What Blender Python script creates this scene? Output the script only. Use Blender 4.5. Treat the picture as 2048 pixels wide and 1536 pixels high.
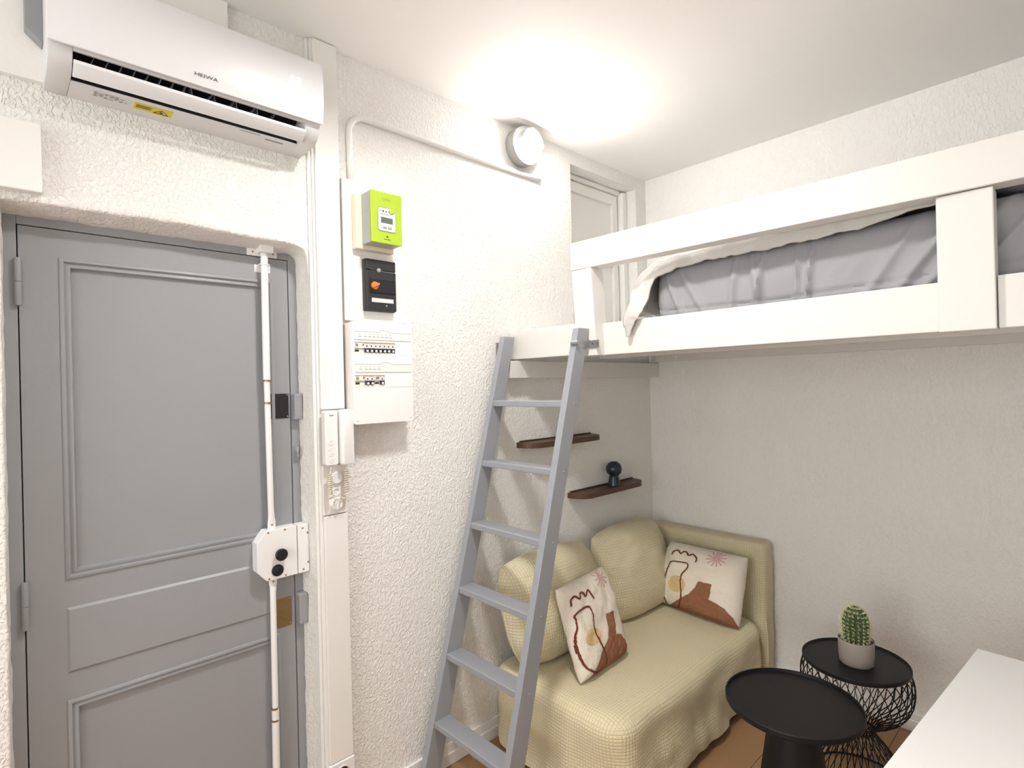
import bpy, bmesh, math, random
from mathutils import Vector, Matrix, noise

random.seed(7)
S = bpy.context.scene
COL = S.collection
for o in list(bpy.data.objects):
    bpy.data.objects.remove(o, do_unlink=True)

# ------------------------------------------------------------------ camera
F_PX = 1105.18
YAW, PITCH, ROLL = math.radians(43.357), math.radians(0.0895), math.radians(-1.3965)
fw = Vector((-math.cos(YAW), math.sin(YAW), 0)); rt = Vector((math.sin(YAW), math.cos(YAW), 0)); up = Vector((0, 0, 1))
f2 = fw*math.cos(PITCH)+up*math.sin(PITCH); u2 = up*math.cos(PITCH)-fw*math.sin(PITCH)
r3 = rt*math.cos(ROLL)+u2*math.sin(ROLL); u3 = u2*math.cos(ROLL)-rt*math.sin(ROLL)
cam = bpy.data.cameras.new('camera')
cam.sensor_fit = 'HORIZONTAL'; cam.sensor_width = 36.0; cam.lens = F_PX/2048*36.0
cam.clip_start = 0.02
camo = bpy.data.objects.new('camera', cam); COL.objects.link(camo)
m = Matrix.Identity(4)
for i in range(3):
    m[i][0] = r3[i]; m[i][1] = u3[i]; m[i][2] = -f2[i]
m[0][3], m[1][3], m[2][3] = 2.0, 0.0, 1.666
camo.matrix_world = m
S.camera = camo

# ------------------------------------------------------------------ view, world, lights
S.view_settings.view_transform = 'Standard'
S.view_settings.look = 'None'
S.view_settings.gamma = 1.0
S.view_settings.use_curve_mapping = False
S.view_settings.exposure = 0.80

w = bpy.data.worlds.new('world'); S.world = w; w.use_nodes = True
w.node_tree.nodes['Background'].inputs[0].default_value = (0.96, 0.985, 1.0, 1)
w.node_tree.nodes['Background'].inputs[1].default_value = 4.1

LAMP_E = 160.0       # emission of the ceiling lamp's globe
GLOBE_E = 118.0       # emission of the wall lamp's globe
LAMP_POS = (0.98, 1.0, 2.90)
pl = bpy.data.lights.new('added_window_portal', 'AREA'); pl.shape = 'RECTANGLE'; pl.size = 1.7; pl.size_y = 1.7; pl.cycles.is_portal = True  # guides sky light through the added fill window behind the camera
plo = bpy.data.objects.new('added_window_portal', pl); COL.objects.link(plo); plo.location = (1.4, -2.41, 1.7); plo.rotation_euler = (math.radians(90), 0, 0)

# ------------------------------------------------------------------ materials
def lin(c):
    return c/12.92 if c <= 0.04045 else ((c+0.055)/1.055)**2.4
def rgb(r, g, b):
    return (lin(r/255), lin(g/255), lin(b/255), 1)

def mat(name, col, rough=0.5, metal=0.0, bump=0.0, scale=40.0, dist=0.004, stretch=(1, 1, 1), detail=3.0, var=0.0, vscale=6.0, spec=0.5, emit=None, estr=0.0):
    M = bpy.data.materials.new(name); M.use_nodes = True
    nt = M.node_tree; b = nt.nodes['Principled BSDF']
    b.inputs['Base Color'].default_value = col
    b.inputs['Roughness'].default_value = rough
    b.inputs['Metallic'].default_value = metal
    b.inputs['Specular IOR Level'].default_value = spec
    if emit:
        b.inputs['Emission Color'].default_value = emit
        b.inputs['Emission Strength'].default_value = estr
    geo = nt.nodes.new('ShaderNodeNewGeometry')
    if bump > 0:
        mp = nt.nodes.new('ShaderNodeMapping'); mp.inputs['Scale'].default_value = stretch
        nt.links.new(geo.outputs['Position'], mp.inputs['Vector'])
        n = nt.nodes.new('ShaderNodeTexNoise'); n.inputs['Scale'].default_value = scale; n.inputs['Detail'].default_value = detail
        nt.links.new(mp.outputs[0], n.inputs['Vector'])
        bp = nt.nodes.new('ShaderNodeBump'); bp.inputs['Strength'].default_value = bump; bp.inputs['Distance'].default_value = dist
        nt.links.new(n.outputs['Fac'], bp.inputs['Height']); nt.links.new(bp.outputs[0], b.inputs['Normal'])
    if var > 0:
        n2 = nt.nodes.new('ShaderNodeTexNoise'); n2.inputs['Scale'].default_value = vscale; n2.inputs['Detail'].default_value = 4
        nt.links.new(geo.outputs['Position'], n2.inputs['Vector'])
        cr = nt.nodes.new('ShaderNodeMapRange'); cr.inputs[3].default_value = 1-var; cr.inputs[4].default_value = 1+var
        nt.links.new(n2.outputs['Fac'], cr.inputs[0])
        mx = nt.nodes.new('ShaderNodeVectorMath'); mx.operation = 'SCALE'; mx.inputs[0].default_value = col[:3]
        nt.links.new(cr.outputs[0], mx.inputs['Scale']); nt.links.new(mx.outputs[0], b.inputs['Base Color'])
    return M

def plaster(name, col, strength, scale, stretch, patch=False, dist=0.006):
    M = bpy.data.materials.new(name); M.use_nodes = True
    nt = M.node_tree; b = nt.nodes['Principled BSDF']; b.inputs['Roughness'].default_value = 0.62
    b.inputs['Base Color'].default_value = col; b.inputs['Specular IOR Level'].default_value = 0.3
    geo = nt.nodes.new('ShaderNodeNewGeometry')
    mp = nt.nodes.new('ShaderNodeMapping'); mp.inputs['Scale'].default_value = stretch
    nt.links.new(geo.outputs['Position'], mp.inputs['Vector'])
    n = nt.nodes.new('ShaderNodeTexNoise'); n.inputs['Scale'].default_value = scale; n.inputs['Detail'].default_value = 2.5; n.inputs['Distortion'].default_value = 0.8
    nt.links.new(mp.outputs[0], n.inputs['Vector'])
    r = nt.nodes.new('ShaderNodeMapRange'); r.inputs[1].default_value = 0.40; r.inputs[2].default_value = 0.68
    r.interpolation_type = 'SMOOTHSTEP'
    nt.links.new(n.outputs['Fac'], r.inputs[0])
    h = r.outputs[0]
    if patch:
        n3 = nt.nodes.new('ShaderNodeTexNoise'); n3.inputs['Scale'].default_value = 1.7; n3.inputs['Detail'].default_value = 2
        nt.links.new(geo.outputs['Position'], n3.inputs['Vector'])
        r3_ = nt.nodes.new('ShaderNodeMapRange'); r3_.inputs[1].default_value = 4.16; r3_.inputs[2].default_value = 0.58; r3_.inputs[3].default_value = 0.25; r3_.inputs[4].default_value = 1.0
        nt.links.new(n3.outputs['Fac'], r3_.inputs[0])
        mu = nt.nodes.new('ShaderNodeMath'); mu.operation = 'MULTIPLY'
        nt.links.new(h, mu.inputs[0]); nt.links.new(r3_.outputs[0], mu.inputs[1]); h = mu.outputs[0]
    bp = nt.nodes.new('ShaderNodeBump'); bp.inputs['Strength'].default_value = strength; bp.inputs['Distance'].default_value = dist
    nt.links.new(h, bp.inputs['Height']); nt.links.new(bp.outputs[0], b.inputs['Normal'])
    return M

def waffle(name, col, period=0.013, strength=0.6, dark=0.80):
    M = bpy.data.materials.new(name); M.use_nodes = True
    nt = M.node_tree; N = nt.nodes; L = nt.links; b = N['Principled BSDF']
    b.inputs['Roughness'].default_value = 0.9; b.inputs['Specular IOR Level'].default_value = 0.15
    b.inputs['Sheen Weight'].default_value = 0.15
    geo = N.new('ShaderNodeNewGeometry')
    sp = N.new('ShaderNodeSeparateXYZ'); L.new(geo.outputs['Position'], sp.inputs[0])
    sn = N.new('ShaderNodeSeparateXYZ'); L.new(geo.outputs['True Normal'], sn.inputs[0])
    acc = None
    for k in range(3):
        a = N.new('ShaderNodeMath'); a.operation = 'MULTIPLY'; a.inputs[1].default_value = 2*math.pi/period
        L.new(sp.outputs[k], a.inputs[0])
        s = N.new('ShaderNodeMath'); s.operation = 'COSINE'; L.new(a.outputs[0], s.inputs[0])
        p = N.new('ShaderNodeMapRange'); p.inputs[1].default_value = 0.1; p.inputs[2].default_value = 1.0
        L.new(s.outputs[0], p.inputs[0])
        ab = N.new('ShaderNodeMath'); ab.operation = 'ABSOLUTE'; L.new(sn.outputs[k], ab.inputs[0])
        wt = N.new('ShaderNodeMapRange'); wt.inputs[1].default_value = 0.5; wt.inputs[2].default_value = 0.8; wt.inputs[3].default_value = 1; wt.inputs[4].default_value = 0
        L.new(ab.outputs[0], wt.inputs[0])
        mu = N.new('ShaderNodeMath'); mu.operation = 'MULTIPLY'; L.new(p.outputs[0], mu.inputs[0]); L.new(wt.outputs[0], mu.inputs[1])
        if acc is None: acc = mu.outputs[0]
        else:
            mxm = N.new('ShaderNodeMath'); mxm.operation = 'MAXIMUM'; L.new(acc, mxm.inputs[0]); L.new(mu.outputs[0], mxm.inputs[1]); acc = mxm.outputs[0]
    mix = N.new('ShaderNodeMix'); mix.data_type = 'RGBA'
    mix.inputs['A'].default_value = col
    mix.inputs['B'].default_value = (col[0]*dark, col[1]*dark, col[2]*dark*0.93, 1)
    L.new(acc, mix.inputs['Factor']); L.new(mix.outputs['Result'], b.inputs['Base Color'])
    bp = N.new('ShaderNodeBump'); bp.invert = True; bp.inputs['Strength'].default_value = strength; bp.inputs['Distance'].default_value = 0.003
    L.new(acc, bp.inputs['Height']); L.new(bp.outputs[0], b.inputs['Normal'])
    return M

def wood(name, c1, c2, stretch=(30, 2.0, 30), rough=0.45):
    M = bpy.data.materials.new(name); M.use_nodes = True
    nt = M.node_tree; N = nt.nodes; L = nt.links; b = N['Principled BSDF']; b.inputs['Roughness'].default_value = rough
    geo = N.new('ShaderNodeNewGeometry'); oi = N.new('ShaderNodeObjectInfo')
    mp = N.new('ShaderNodeMapping'); mp.inputs['Scale'].default_value = stretch
    L.new(geo.outputs['Position'], mp.inputs['Vector'])
    ad = N.new('ShaderNodeVectorMath'); ad.operation = 'ADD'; L.new(mp.outputs[0], ad.inputs[0])
    rs = N.new('ShaderNodeMath'); rs.operation = 'MULTIPLY'; rs.inputs[1].default_value = 60; L.new(oi.outputs['Random'], rs.inputs[0])
    L.new(rs.outputs[0], ad.inputs[1])
    n = N.new('ShaderNodeTexNoise'); n.inputs['Scale'].default_value = 1.6; n.inputs['Detail'].default_value = 5; n.inputs['Distortion'].default_value = 0.6
    L.new(ad.outputs[0], n.inputs['Vector'])
    r = N.new('ShaderNodeMapRange'); r.inputs[1].default_value = 4.1; r.inputs[2].default_value = 0.7; L.new(n.outputs['Fac'], r.inputs[0])
    mix = N.new('ShaderNodeMix'); mix.data_type = 'RGBA'; mix.inputs['A'].default_value = c1; mix.inputs['B'].default_value = c2
    L.new(r.outputs[0], mix.inputs['Factor']); L.new(mix.outputs['Result'], b.inputs['Base Color'])
    bp = N.new('ShaderNodeBump'); bp.inputs['Strength'].default_value = 0.15; bp.inputs['Distance'].default_value = 0.001
    L.new(n.outputs['Fac'], bp.inputs['Height']); L.new(bp.outputs[0], b.inputs['Normal'])
    return M

WHITE = rgb(245, 243, 239)
m_wall_left = plaster('rough_plaster', WHITE, 0.65, 98, (1, 1, 0.75), dist=0.0042)
m_wall_back = plaster('patchy_plaster', WHITE, 0.55, 85, (1, 1, 0.5), patch=True, dist=0.0036)
m_reveal = plaster('reveal_plaster', rgb(238, 235, 230), 0.5, 75, (1, 1, 0.8), dist=0.006)
m_wall_plain = mat('plain_wall_paint', WHITE, 0.7, bump=0.2, scale=60)
m_ceiling = mat('ceiling_paint', rgb(247, 245, 241), 0.75, bump=0.06, scale=30)
m_white = mat('white_gloss_paint', rgb(240, 238, 234), 0.42, bump=0.12, scale=22, dist=0.003, var=0.015)
m_bed = mat('white_wood_paint', rgb(226, 223, 218), 0.45, bump=0.25, scale=9, stretch=(1, 6, 6), dist=0.002, var=0.012)
m_plastic = mat('white_plastic', rgb(240, 239, 238), 0.38)
m_plastic_w = mat('warm_white_plastic', rgb(237, 232, 228), 0.40)
m_acpanel = mat('ac_white_plastic', rgb(238, 238, 240), 0.35)
m_acgrey = mat('ac_pale_grey_plastic', rgb(222, 221, 222), 0.45)
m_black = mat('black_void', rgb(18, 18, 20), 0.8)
m_vane = mat('vane_grey_plastic', rgb(120, 120, 124), 0.5)
m_grey = mat('grey_door_paint', rgb(152, 153, 156), 0.42, bump=0.22, scale=55, dist=0.002, var=0.02)
m_ladder = mat('grey_ladder_paint', rgb(152, 155, 161), 0.42, bump=0.2, scale=45, dist=0.002, var=0.02)
m_steel = mat('zinc_steel', rgb(165, 165, 165), 0.35, metal=0.8)
m_brass = mat('worn_brass', rgb(150, 125, 90), 0.4, metal=0.7)
m_screw = mat('screw_brass', rgb(150, 130, 100), 0.4, metal=0.8)
m_blackplate = mat('black_plate', rgb(22, 22, 26), 0.45)
m_blackplastic = mat('black_plastic', rgb(38, 38, 40), 0.5, bump=0.1, scale=80)
m_orange = mat('orange_plastic', rgb(240, 130, 50), 0.45)
m_green = mat('lime_plastic', rgb(168, 194, 50), 0.42)
m_greendk = mat('dark_lime_print', rgb(120, 142, 36), 0.5)
m_cream = mat('cream_bakelite', rgb(236, 226, 198), 0.45)
m_meter = mat('meter_grey_plastic', rgb(178, 180, 180), 0.5)
m_meterface = mat('meter_face', rgb(225, 228, 230), 0.35)
m_lcd = mat('lcd', rgb(98, 106, 100), 0.25)
m_btn = mat('grey_button', rgb(150, 152, 154), 0.5)
m_ink = mat('dark_ink', rgb(52, 54, 58), 0.6)
m_greyink = mat('grey_ink', rgb(140, 140, 140), 0.6)
m_breaker = mat('breaker_white', rgb(232, 228, 218), 0.45)
m_navy = mat('navy_toggle', rgb(40, 52, 92), 0.4)
m_orline = mat('breaker_orange_line', rgb(214, 150, 110), 0.5)
m_yellow = mat('yellow_sticker', rgb(222, 200, 62), 0.5)
m_wsticker = mat('white_sticker', rgb(214, 214, 214), 0.5)
m_digit = mat('led_digit', rgb(240, 240, 255), 0.4, emit=(0.74, 0.78, 1.0, 1), estr=1.0)
m_sofa = waffle('beige_waffle_fabric', rgb(229, 217, 184), dark=0.84)
m_cush = waffle('beige_cushion_fabric', rgb(227, 216, 185), period=0.0135, dark=0.84)
m_pillow = mat('cream_tufted_cotton', rgb(232, 222, 206), 0.95, bump=0.8, scale=120, dist=0.004, var=0.03, vscale=30, spec=0.1)
m_rust = mat('rust_tufted_yarn', rgb(150, 104, 80), 0.95, bump=0.9, scale=190, dist=0.004, var=0.22, vscale=140, spec=0.1)
m_rustline = mat('dark_rust_stitching', rgb(112, 62, 52), 0.9, bump=0.5, scale=250, dist=0.002, spec=0.1)
m_ochre = mat('ochre_yarn', rgb(214, 186, 138), 0.95, bump=0.6, scale=150, dist=0.003, var=0.08, vscale=90, spec=0.1)
m_pink = mat('pink_yarn', rgb(208, 170, 164), 0.95, bump=0.5, scale=150, dist=0.003, spec=0.1)
m_sheet = mat('grey_sheet', rgb(158, 158, 161), 0.75, bump=0.25, scale=25, dist=0.004, var=0.03, spec=0.25)
m_duvet = mat('pale_grey_duvet', rgb(196, 192, 187), 0.85, bump=0.35, scale=30, dist=0.005, var=0.03, spec=0.15)
m_walnut = wood('dark_walnut', rgb(50, 33, 24), rgb(80, 54, 38), (30, 3, 30))
m_floor = wood('oak_laminate', rgb(132, 98, 66), rgb(168, 130, 92), (28, 2.2, 28), 0.4)
m_floorbase = mat('floor_underlay', rgb(60, 44, 32), 0.8)
m_blackmetal = mat('black_powder_coat', rgb(21, 21, 22), 0.5, bump=0.08, scale=200, dist=0.001, spec=0.35)
m_pot = mat('grey_concrete', rgb(150, 140, 132), 0.85, bump=0.3, scale=90, dist=0.002, var=0.05, vscale=50)
m_soil = mat('soil', rgb(52, 40, 30), 0.95, bump=0.8, scale=120)
m_cactus = mat('cactus_green', rgb(58, 78, 42), 0.6, var=0.2, vscale=40)
m_spine = mat('cactus_spine', rgb(222, 218, 178), 0.6)
m_vase = mat('navy_glaze', rgb(28, 40, 56), 0.25, var=0.15, vscale=20)
m_lampgrey = mat('lamp_grey_plastic', rgb(150, 148, 146), 0.4)
m_glow = mat('opal_glow', rgb(255, 250, 242), 0.4, emit=(1.0, 0.972, 0.945, 1), estr=GLOBE_E)
m_glow2 = mat('ceiling_diffuser_glow', rgb(255, 250, 242), 0.4, emit=(1.0, 0.972, 0.945, 1), estr=LAMP_E)
m_table = mat('white_laminate', rgb(243, 242, 241), 0.33)
m_cord = mat('cream_cord', rgb(212, 203, 186), 0.5)

# ------------------------------------------------------------------ mesh helpers
WL = {}
class MB:
    def __init__(s): s.v = []; s.f = []
    def add(s, vs, fs):
        n = len(s.v); s.v += [tuple(q) for q in vs]; s.f += [tuple(i+n for i in q) for q in fs]; return s
    def box(s, a, b, bev=0.0, seg=2):
        x0, y0, z0 = a; x1, y1, z1 = b
        if bev <= 0:
            vs = [(x0, y0, z0), (x1, y0, z0), (x1, y1, z0), (x0, y1, z0), (x0, y0, z1), (x1, y0, z1), (x1, y1, z1), (x0, y1, z1)]
            return s.add(vs, [(0, 3, 2, 1), (4, 5, 6, 7), (0, 1, 5, 4), (1, 2, 6, 5), (2, 3, 7, 6), (3, 0, 4, 7)])
        bm = bmesh.new(); bmesh.ops.create_cube(bm, size=1)
        for v in bm.verts:
            v.co = Vector(((x0+x1)/2+v.co.x*(x1-x0), (y0+y1)/2+v.co.y*(y1-y0), (z0+z1)/2+v.co.z*(z1-z0)))
        bmesh.ops.bevel(bm, geom=list(bm.edges), offset=bev, segments=seg, profile=0.5, affect='EDGES')
        return s.bm(bm)
    def bm(s, bm):
        bm.verts.index_update()
        s.add([v.co[:] for v in bm.verts], [[v.index for v in f.verts] for f in bm.faces]); bm.free(); return s
    def prism(s, poly, lo, hi, axis='x', bev=0.0):
        # poly of 2D points in the other two axes (x: (y,z), y: (x,z), z: (x,y))
        def P(a, c):
            return {'x': (c, a[0], a[1]), 'y': (a[0], c, a[1]), 'z': (a[0], a[1], c)}[axis]
        n = len(poly)
        vs = [P(a, lo) for a in poly]+[P(a, hi) for a in poly]
        fs = [tuple(range(n))[::-1], tuple(range(n, 2*n))]+[(i, (i+1) % n, n+(i+1) % n, n+i) for i in range(n)]
        if bev > 0:
            bm = bmesh.new(); bv = [bm.verts.new(v) for v in vs]
            for f in fs: bm.faces.new([bv[i] for i in f])
            bmesh.ops.recalc_face_normals(bm, faces=bm.faces)
            bmesh.ops.bevel(bm, geom=[e for e in bm.edges if len(e.link_faces) == 2 and e.calc_face_angle() > 0.6], offset=bev, segments=2, profile=0.5, affect='EDGES')
            return s.bm(bm)
        return s.add(vs, fs)
    def cyl(s, c, r, lo, hi, axis='z', n=24, r2=None):
        r2 = r if r2 is None else r2
        def P(a, b, h):
            return {'x': (h, c[0]+a, c[1]+b), 'y': (c[0]+a, h, c[1]+b), 'z': (c[0]+a, c[1]+b, h)}[axis]
        vs = [P(r*math.cos(2*math.pi*i/n), r*math.sin(2*math.pi*i/n), lo) for i in range(n)]+[P(r2*math.cos(2*math.pi*i/n), r2*math.sin(2*math.pi*i/n), hi) for i in range(n)]
        return s.add(vs, [tuple(range(n))[::-1], tuple(range(n, 2*n))]+[(i, (i+1) % n, n+(i+1) % n, n+i) for i in range(n)])
    def lathe(s, c, prof, axis='z', n=40, cap=True, a0=0.0, a1=2*math.pi):
        # prof: (r, h)
        full = abs(a1-a0-2*math.pi) < 1e-6
        k = n if full else n+1
        def P(r, t, h):
            a, b = r*math.cos(t), r*math.sin(t)
            return {'x': (h, c[0]+a, c[1]+b), 'y': (c[0]+a, h, c[1]+b), 'z': (c[0]+a, c[1]+b, h)}[axis]
        vs = []; fs = []
        for r, h in prof:
            for i in range(k): vs.append(P(r, a0+(a1-a0)*i/n, h))
        for j in range(len(prof)-1):
            for i in range(n):
                i2 = (i+1) % k
                fs.append((j*k+i, j*k+i2, (j+1)*k+i2, (j+1)*k+i))
        if cap and full:
            fs.append(tuple(range(k))[::-1]); fs.append(tuple((len(prof)-1)*k+i for i in range(k)))
        return s.add(vs, fs)
    def tube(s, pts, r, n=10, closed=False):
        pts = [Vector(p) for p in pts]; m_ = len(pts); rings = []
        prev = None
        for i, p in enumerate(pts):
            if closed: t = pts[(i+1) % m_]-pts[i-1]
            else: t = pts[min(i+1, m_-1)]-pts[max(i-1, 0)]
            t.normalize()
            if prev is None:
                a = Vector((0, 0, 1)) if abs(t.z) < 0.9 else Vector((1, 0, 0))
                nx = t.cross(a).normalized()
            else:
                nx = (prev-t*prev.dot(t)).normalized()
            prev = nx; ny = t.cross(nx)
            rr = r[i] if isinstance(r, (list, tuple)) else r
            rings.append([p+nx*(rr*math.cos(2*math.pi*k/n))+ny*(rr*math.sin(2*math.pi*k/n)) for k in range(n)])
        vs = [q for g in rings for q in g]; fs = []
        for i in range(m_ if closed else m_-1):
            i2 = (i+1) % m_
            for k in range(n):
                fs.append((i*n+k, i*n+(k+1) % n, i2*n+(k+1) % n, i2*n+k))
        if not closed:
            fs.append(tuple(range(n))[::-1]); fs.append(tuple((m_-1)*n+k for k in range(n)))
        return s.add(vs, fs)
    def frame(s, rect, prof, x):
        # mitred picture-frame moulding on the plane x = const; rect (y0,y1,z0,z1) outer; prof [(inset, height)]
        y0, y1, z0, z1 = rect; vs = []; fs = []; k = len(prof)
        for ins, h in prof:
            vs += [(x+h, y0+ins, z0+ins), (x+h, y1-ins, z0+ins), (x+h, y1-ins, z1-ins), (x+h, y0+ins, z1-ins)]
        for j in range(k-1):
            for c in range(4):
                c2 = (c+1) % 4
                fs.append((j*4+c, j*4+c2, (j+1)*4+c2, (j+1)*4+c))
        return s.add(vs, fs)

def mesh_obj(name, mb, material, parent=None, smooth=None, origin=None):
    o3 = Vector((0, 0, 0))
    if parent is not None: o3 = WL[parent.name]
    elif origin is not None: o3 = Vector(origin)
    me = bpy.data.meshes.new(name)
    me.from_pydata([(v[0]-o3.x, v[1]-o3.y, v[2]-o3.z) for v in mb.v], [], mb.f)
    bm = bmesh.new(); bm.from_mesh(me); bmesh.ops.recalc_face_normals(bm, faces=bm.faces); bm.to_mesh(me); bm.free()
    me.materials.append(material)
    if smooth is not None:
        for p in me.polygons: p.use_smooth = True
        if smooth < 180:
            try: me.set_sharp_from_angle(angle=math.radians(smooth))
            except Exception: pass
    o = bpy.data.objects.new(name, me); COL.objects.link(o)
    if parent is not None: o.parent = parent
    else: o.location = o3
    WL[o.name] = o3
    return o
def tag(o, label, cat, group=None):
    o['label'] = label; o['category'] = cat
    if group: o['group'] = group
    return o
def thing(name, label, cat, loc, group=None):
    o = bpy.data.objects.new(name, None); COL.objects.link(o); o.location = loc; o.empty_display_size = 0.05
    WL[o.name] = Vector(loc)
    return tag(o, label, cat, group)
def struct(name, mb, material, label=None, smooth=None):
    o = mesh_obj(name, mb, material, smooth=smooth); o['kind'] = 'structure'
    if label: o['label'] = label
    return o
def text_mb(body, size, org, right, upv, wx=1.0, normal_off=0.0):
    cu = bpy.data.curves.new('t', 'FONT'); cu.body = body; cu.size = size; cu.resolution_u = 3
    ob = bpy.data.objects.new('t', cu); COL.objects.link(ob)
    bpy.context.view_layer.update()
    me = bpy.data.meshes.new_from_object(ob.evaluated_get(bpy.context.evaluated_depsgraph_get()))
    R_, U_ = Vector(right).normalized(), Vector(upv).normalized(); N_ = R_.cross(U_); O_ = Vector(org)
    mb = MB(); mb.add([(O_+R_*(v.co.x*wx)+U_*v.co.y+N_*normal_off)[:] for v in me.vertices], [tuple(p.vertices) for p in me.polygons])
    bpy.data.objects.remove(ob, do_unlink=True); bpy.data.curves.remove(cu); bpy.data.meshes.remove(me)
    return mb
def rrect(y0, y1, z0, z1, r, n=5):
    pts = []
    for cy, cz, a in ((y1-r, z0+r, -90), (y1-r, z1-r, 0), (y0+r, z1-r, 90), (y0+r, z0+r, 180)):
        for i in range(n+1):
            t = math.radians(a+90*i/n); pts.append((cy+r*math.cos(t), cz+r*math.sin(t)))
    return pts

# ------------------------------------------------------------------ room shell
CEIL = 2.97; YB = 3.124; XR = 2.75; YF = -2.3
fl = struct('floor', MB().box((-0.2, YF-0.1, -0.06), (XR+0.1, YB+0.1, -0.012)), m_floorbase)
PW, PL = 0.19, 1.28
k = 0; x = 0.0; pm = {}
while x < XR:
    wd = min(PW, XR-x); y = YF-((k*0.43) % PL)
    while y < YB:
        a, b = max(y, YF), min(y+PL, YB)
        if b-a > 0.02:
            mesh_obj('plank', MB().box((x+0.0008, a+0.0008, -0.012), (x+wd-0.0008, b-0.0008, 0.0), 0.001, 1), m_floor, fl)
        y += PL
    x += PW; k += 1
struct('ceiling', MB().box((-0.3, YF-0.1, CEIL), (XR+0.1, YB+0.1, CEIL+0.1)), m_ceiling)

# left wall, with door opening and the cupboard alcove above the bed
AY0, AY1, AZ0, AZ1 = 2.375, 3.012, 1.98, 2.893
DY0, DY1, DZ = 0.018, 0.868, 2.213
wl = MB()
wl.box((-0.3, YF-0.1, 0), (0, DY0, CEIL)); wl.box((-0.3, DY0, DZ), (0, DY1, CEIL)); wl.box((-0.3, DY1, 0), (0, AY0, CEIL))
wl.box((-0.3, AY0, 0), (0, AY1, AZ0)); wl.box((-0.3, AY0, AZ1), (0, AY1, CEIL)); wl.box((-0.3, AY1, 0), (0, YB+0.1, CEIL))
wl.box((-0.3, AY0, AZ0), (-0.16, AY1, AZ1))
wl.box((-0.3, 0.826, 2.195), (-0.0006, DY1, DZ)); wl.box((-0.3, 0.8575, 2.165), (-0.0006, DY1, 2.195))
struct('wall_left', wl, m_wall_left)
struct('wall_back', MB().box((0, YB, 0), (XR+0.1, YB+0.1, CEIL)), m_wall_back)
struct('wall_right', MB().box((XR, YF-0.1, 0), (XR+0.1, YB, CEIL)), m_wall_plain)
# front wall, behind the camera, with an unseen window added as soft fill light
WX0, WX1, WZ0, WZ1 = 0.55, 2.25, 0.85, 2.55
struct('wall_front', MB().box((0, YF-0.1, 0), (WX0, YF, CEIL)).box((WX1, YF-0.1, 0), (XR, YF, CEIL)).box((WX0, YF-0.1, 0), (WX1, YF, WZ0)).box((WX0, YF-0.1, WZ1), (WX1, YF, CEIL)), m_wall_plain)
wn = bpy.data.objects.new('added_window_1', None); COL.objects.link(wn); wn.location = (1.4, YF-0.05, WZ0); WL['added_window_1'] = Vector((1.4, YF-0.05, WZ0)); wn['kind'] = 'structure'
mesh_obj('added_window_frame', MB().box((WX0, YF-0.08, WZ0), (WX0+0.06, YF-0.03, WZ1)).box((WX1-0.06, YF-0.08, WZ0), (WX1, YF-0.03, WZ1)).box((WX0, YF-0.08, WZ0), (WX1, YF-0.03, WZ0+0.06)).box((WX0, YF-0.08, WZ1-0.06), (WX1, YF-0.03, WZ1)).box((1.37, YF-0.08, WZ0), (1.43, YF-0.03, WZ1)), m_white, wn)

# plaster reveal round the entrance door (rounded, uneven)
def reveal():
    path = []
    def seg(a, b, n):
        for i in range(n): t = i/n; path.append((a[0]+(b[0]-a[0])*t, a[1]+(b[1]-a[1])*t, a[2]+(b[2]-a[2])*t, a[3]+(b[3]-a[3])*t))
    # (inner y, inner z, outer offset dy, outer offset dz)
    seg((0.030, 0, -0.008, 0), (0.031, 2.175, -0.006, 0.0), 60)
    seg((0.031, 2.182, -0.006, 0.016), (0.45, 2.184, 0.0, 0.023), 24)
    seg((0.45, 2.184, 0.0, 0.023), (0.822, 2.182, 0.0, 0.015), 24)
    for i in range(8):
        t = math.radians(90-90*i/8); path.append((0.825+0.032*math.cos(t), 2.150+0.032*math.sin(t), 0.006*math.cos(t), 0.012*math.sin(t)))
    seg((0.857, 2.145, 0.005, 0), (0.858, 1.0, 0.018, 0), 50)
    seg((0.858, 1.0, 0.018, 0), (0.855, 0, 0.030, 0), 40)
    prof = [(-0.115, 0.0), (-0.09, 0.0), (-0.065, 0.25), (-0.04, 0.52), (-0.02, 0.74), (-0.008, 0.90), (-0.002, 1.0), (0.0006, 1.25), (0.0008, 1.8), (-0.003, 2.6)]
    mb = MB(); vs = []
    for j, (iy, iz, oy, oz) in enumerate(path):
        for q, (px, t) in enumerate(prof):
            d = noise.noise(Vector((iy*25, iz*25, px*30)))*0.004*(1 if q < 7 else 0.15)+noise.noise(Vector((iy*70, iz*70, px*60)))*0.0015*(1 if q < 7 else 0)
            vs.append((px+d*0.3, iy+oy*t+(d if abs(oy) > 0.001 or oz == 0 else 0), iz+oz*t+(d if oz > 0 else 0)))
    n = len(prof); fs = []
    for j in range(len(path)-1):
        for q in range(n-1): fs.append((j*n+q, j*n+q+1, (j+1)*n+q+1, (j+1)*n+q))
    mb.add(vs, fs); return mb
struct('trim_1', reveal(), m_reveal, 'uneven white plaster reveal around the grey door', smooth=60)
# raised board on the wall beside the air conditioner
struct('trim_2', MB().box((0, -0.6, 2.530), (0.022, 0.60, CEIL), 0.002), m_wall_plain, 'raised painted board high on the wall beside the air conditioner')

def baseboard(name, boxes):
    mb = MB()
    for a, b in boxes: mb.box(a, b, 0.003)
    return struct(name, mb, m_white)
baseboard('baseboard_left', [((0, 0.99, 0), (0.018, YB, 0.052)), ((0, 0.99, 0.050), (0.012, YB, 0.092))])
baseboard('baseboard_back', [((0.018, YB-0.018, 0), (XR, YB, 0.052)), ((0.018, YB-0.012, 0.050), (XR, YB, 0.085))])

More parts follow.
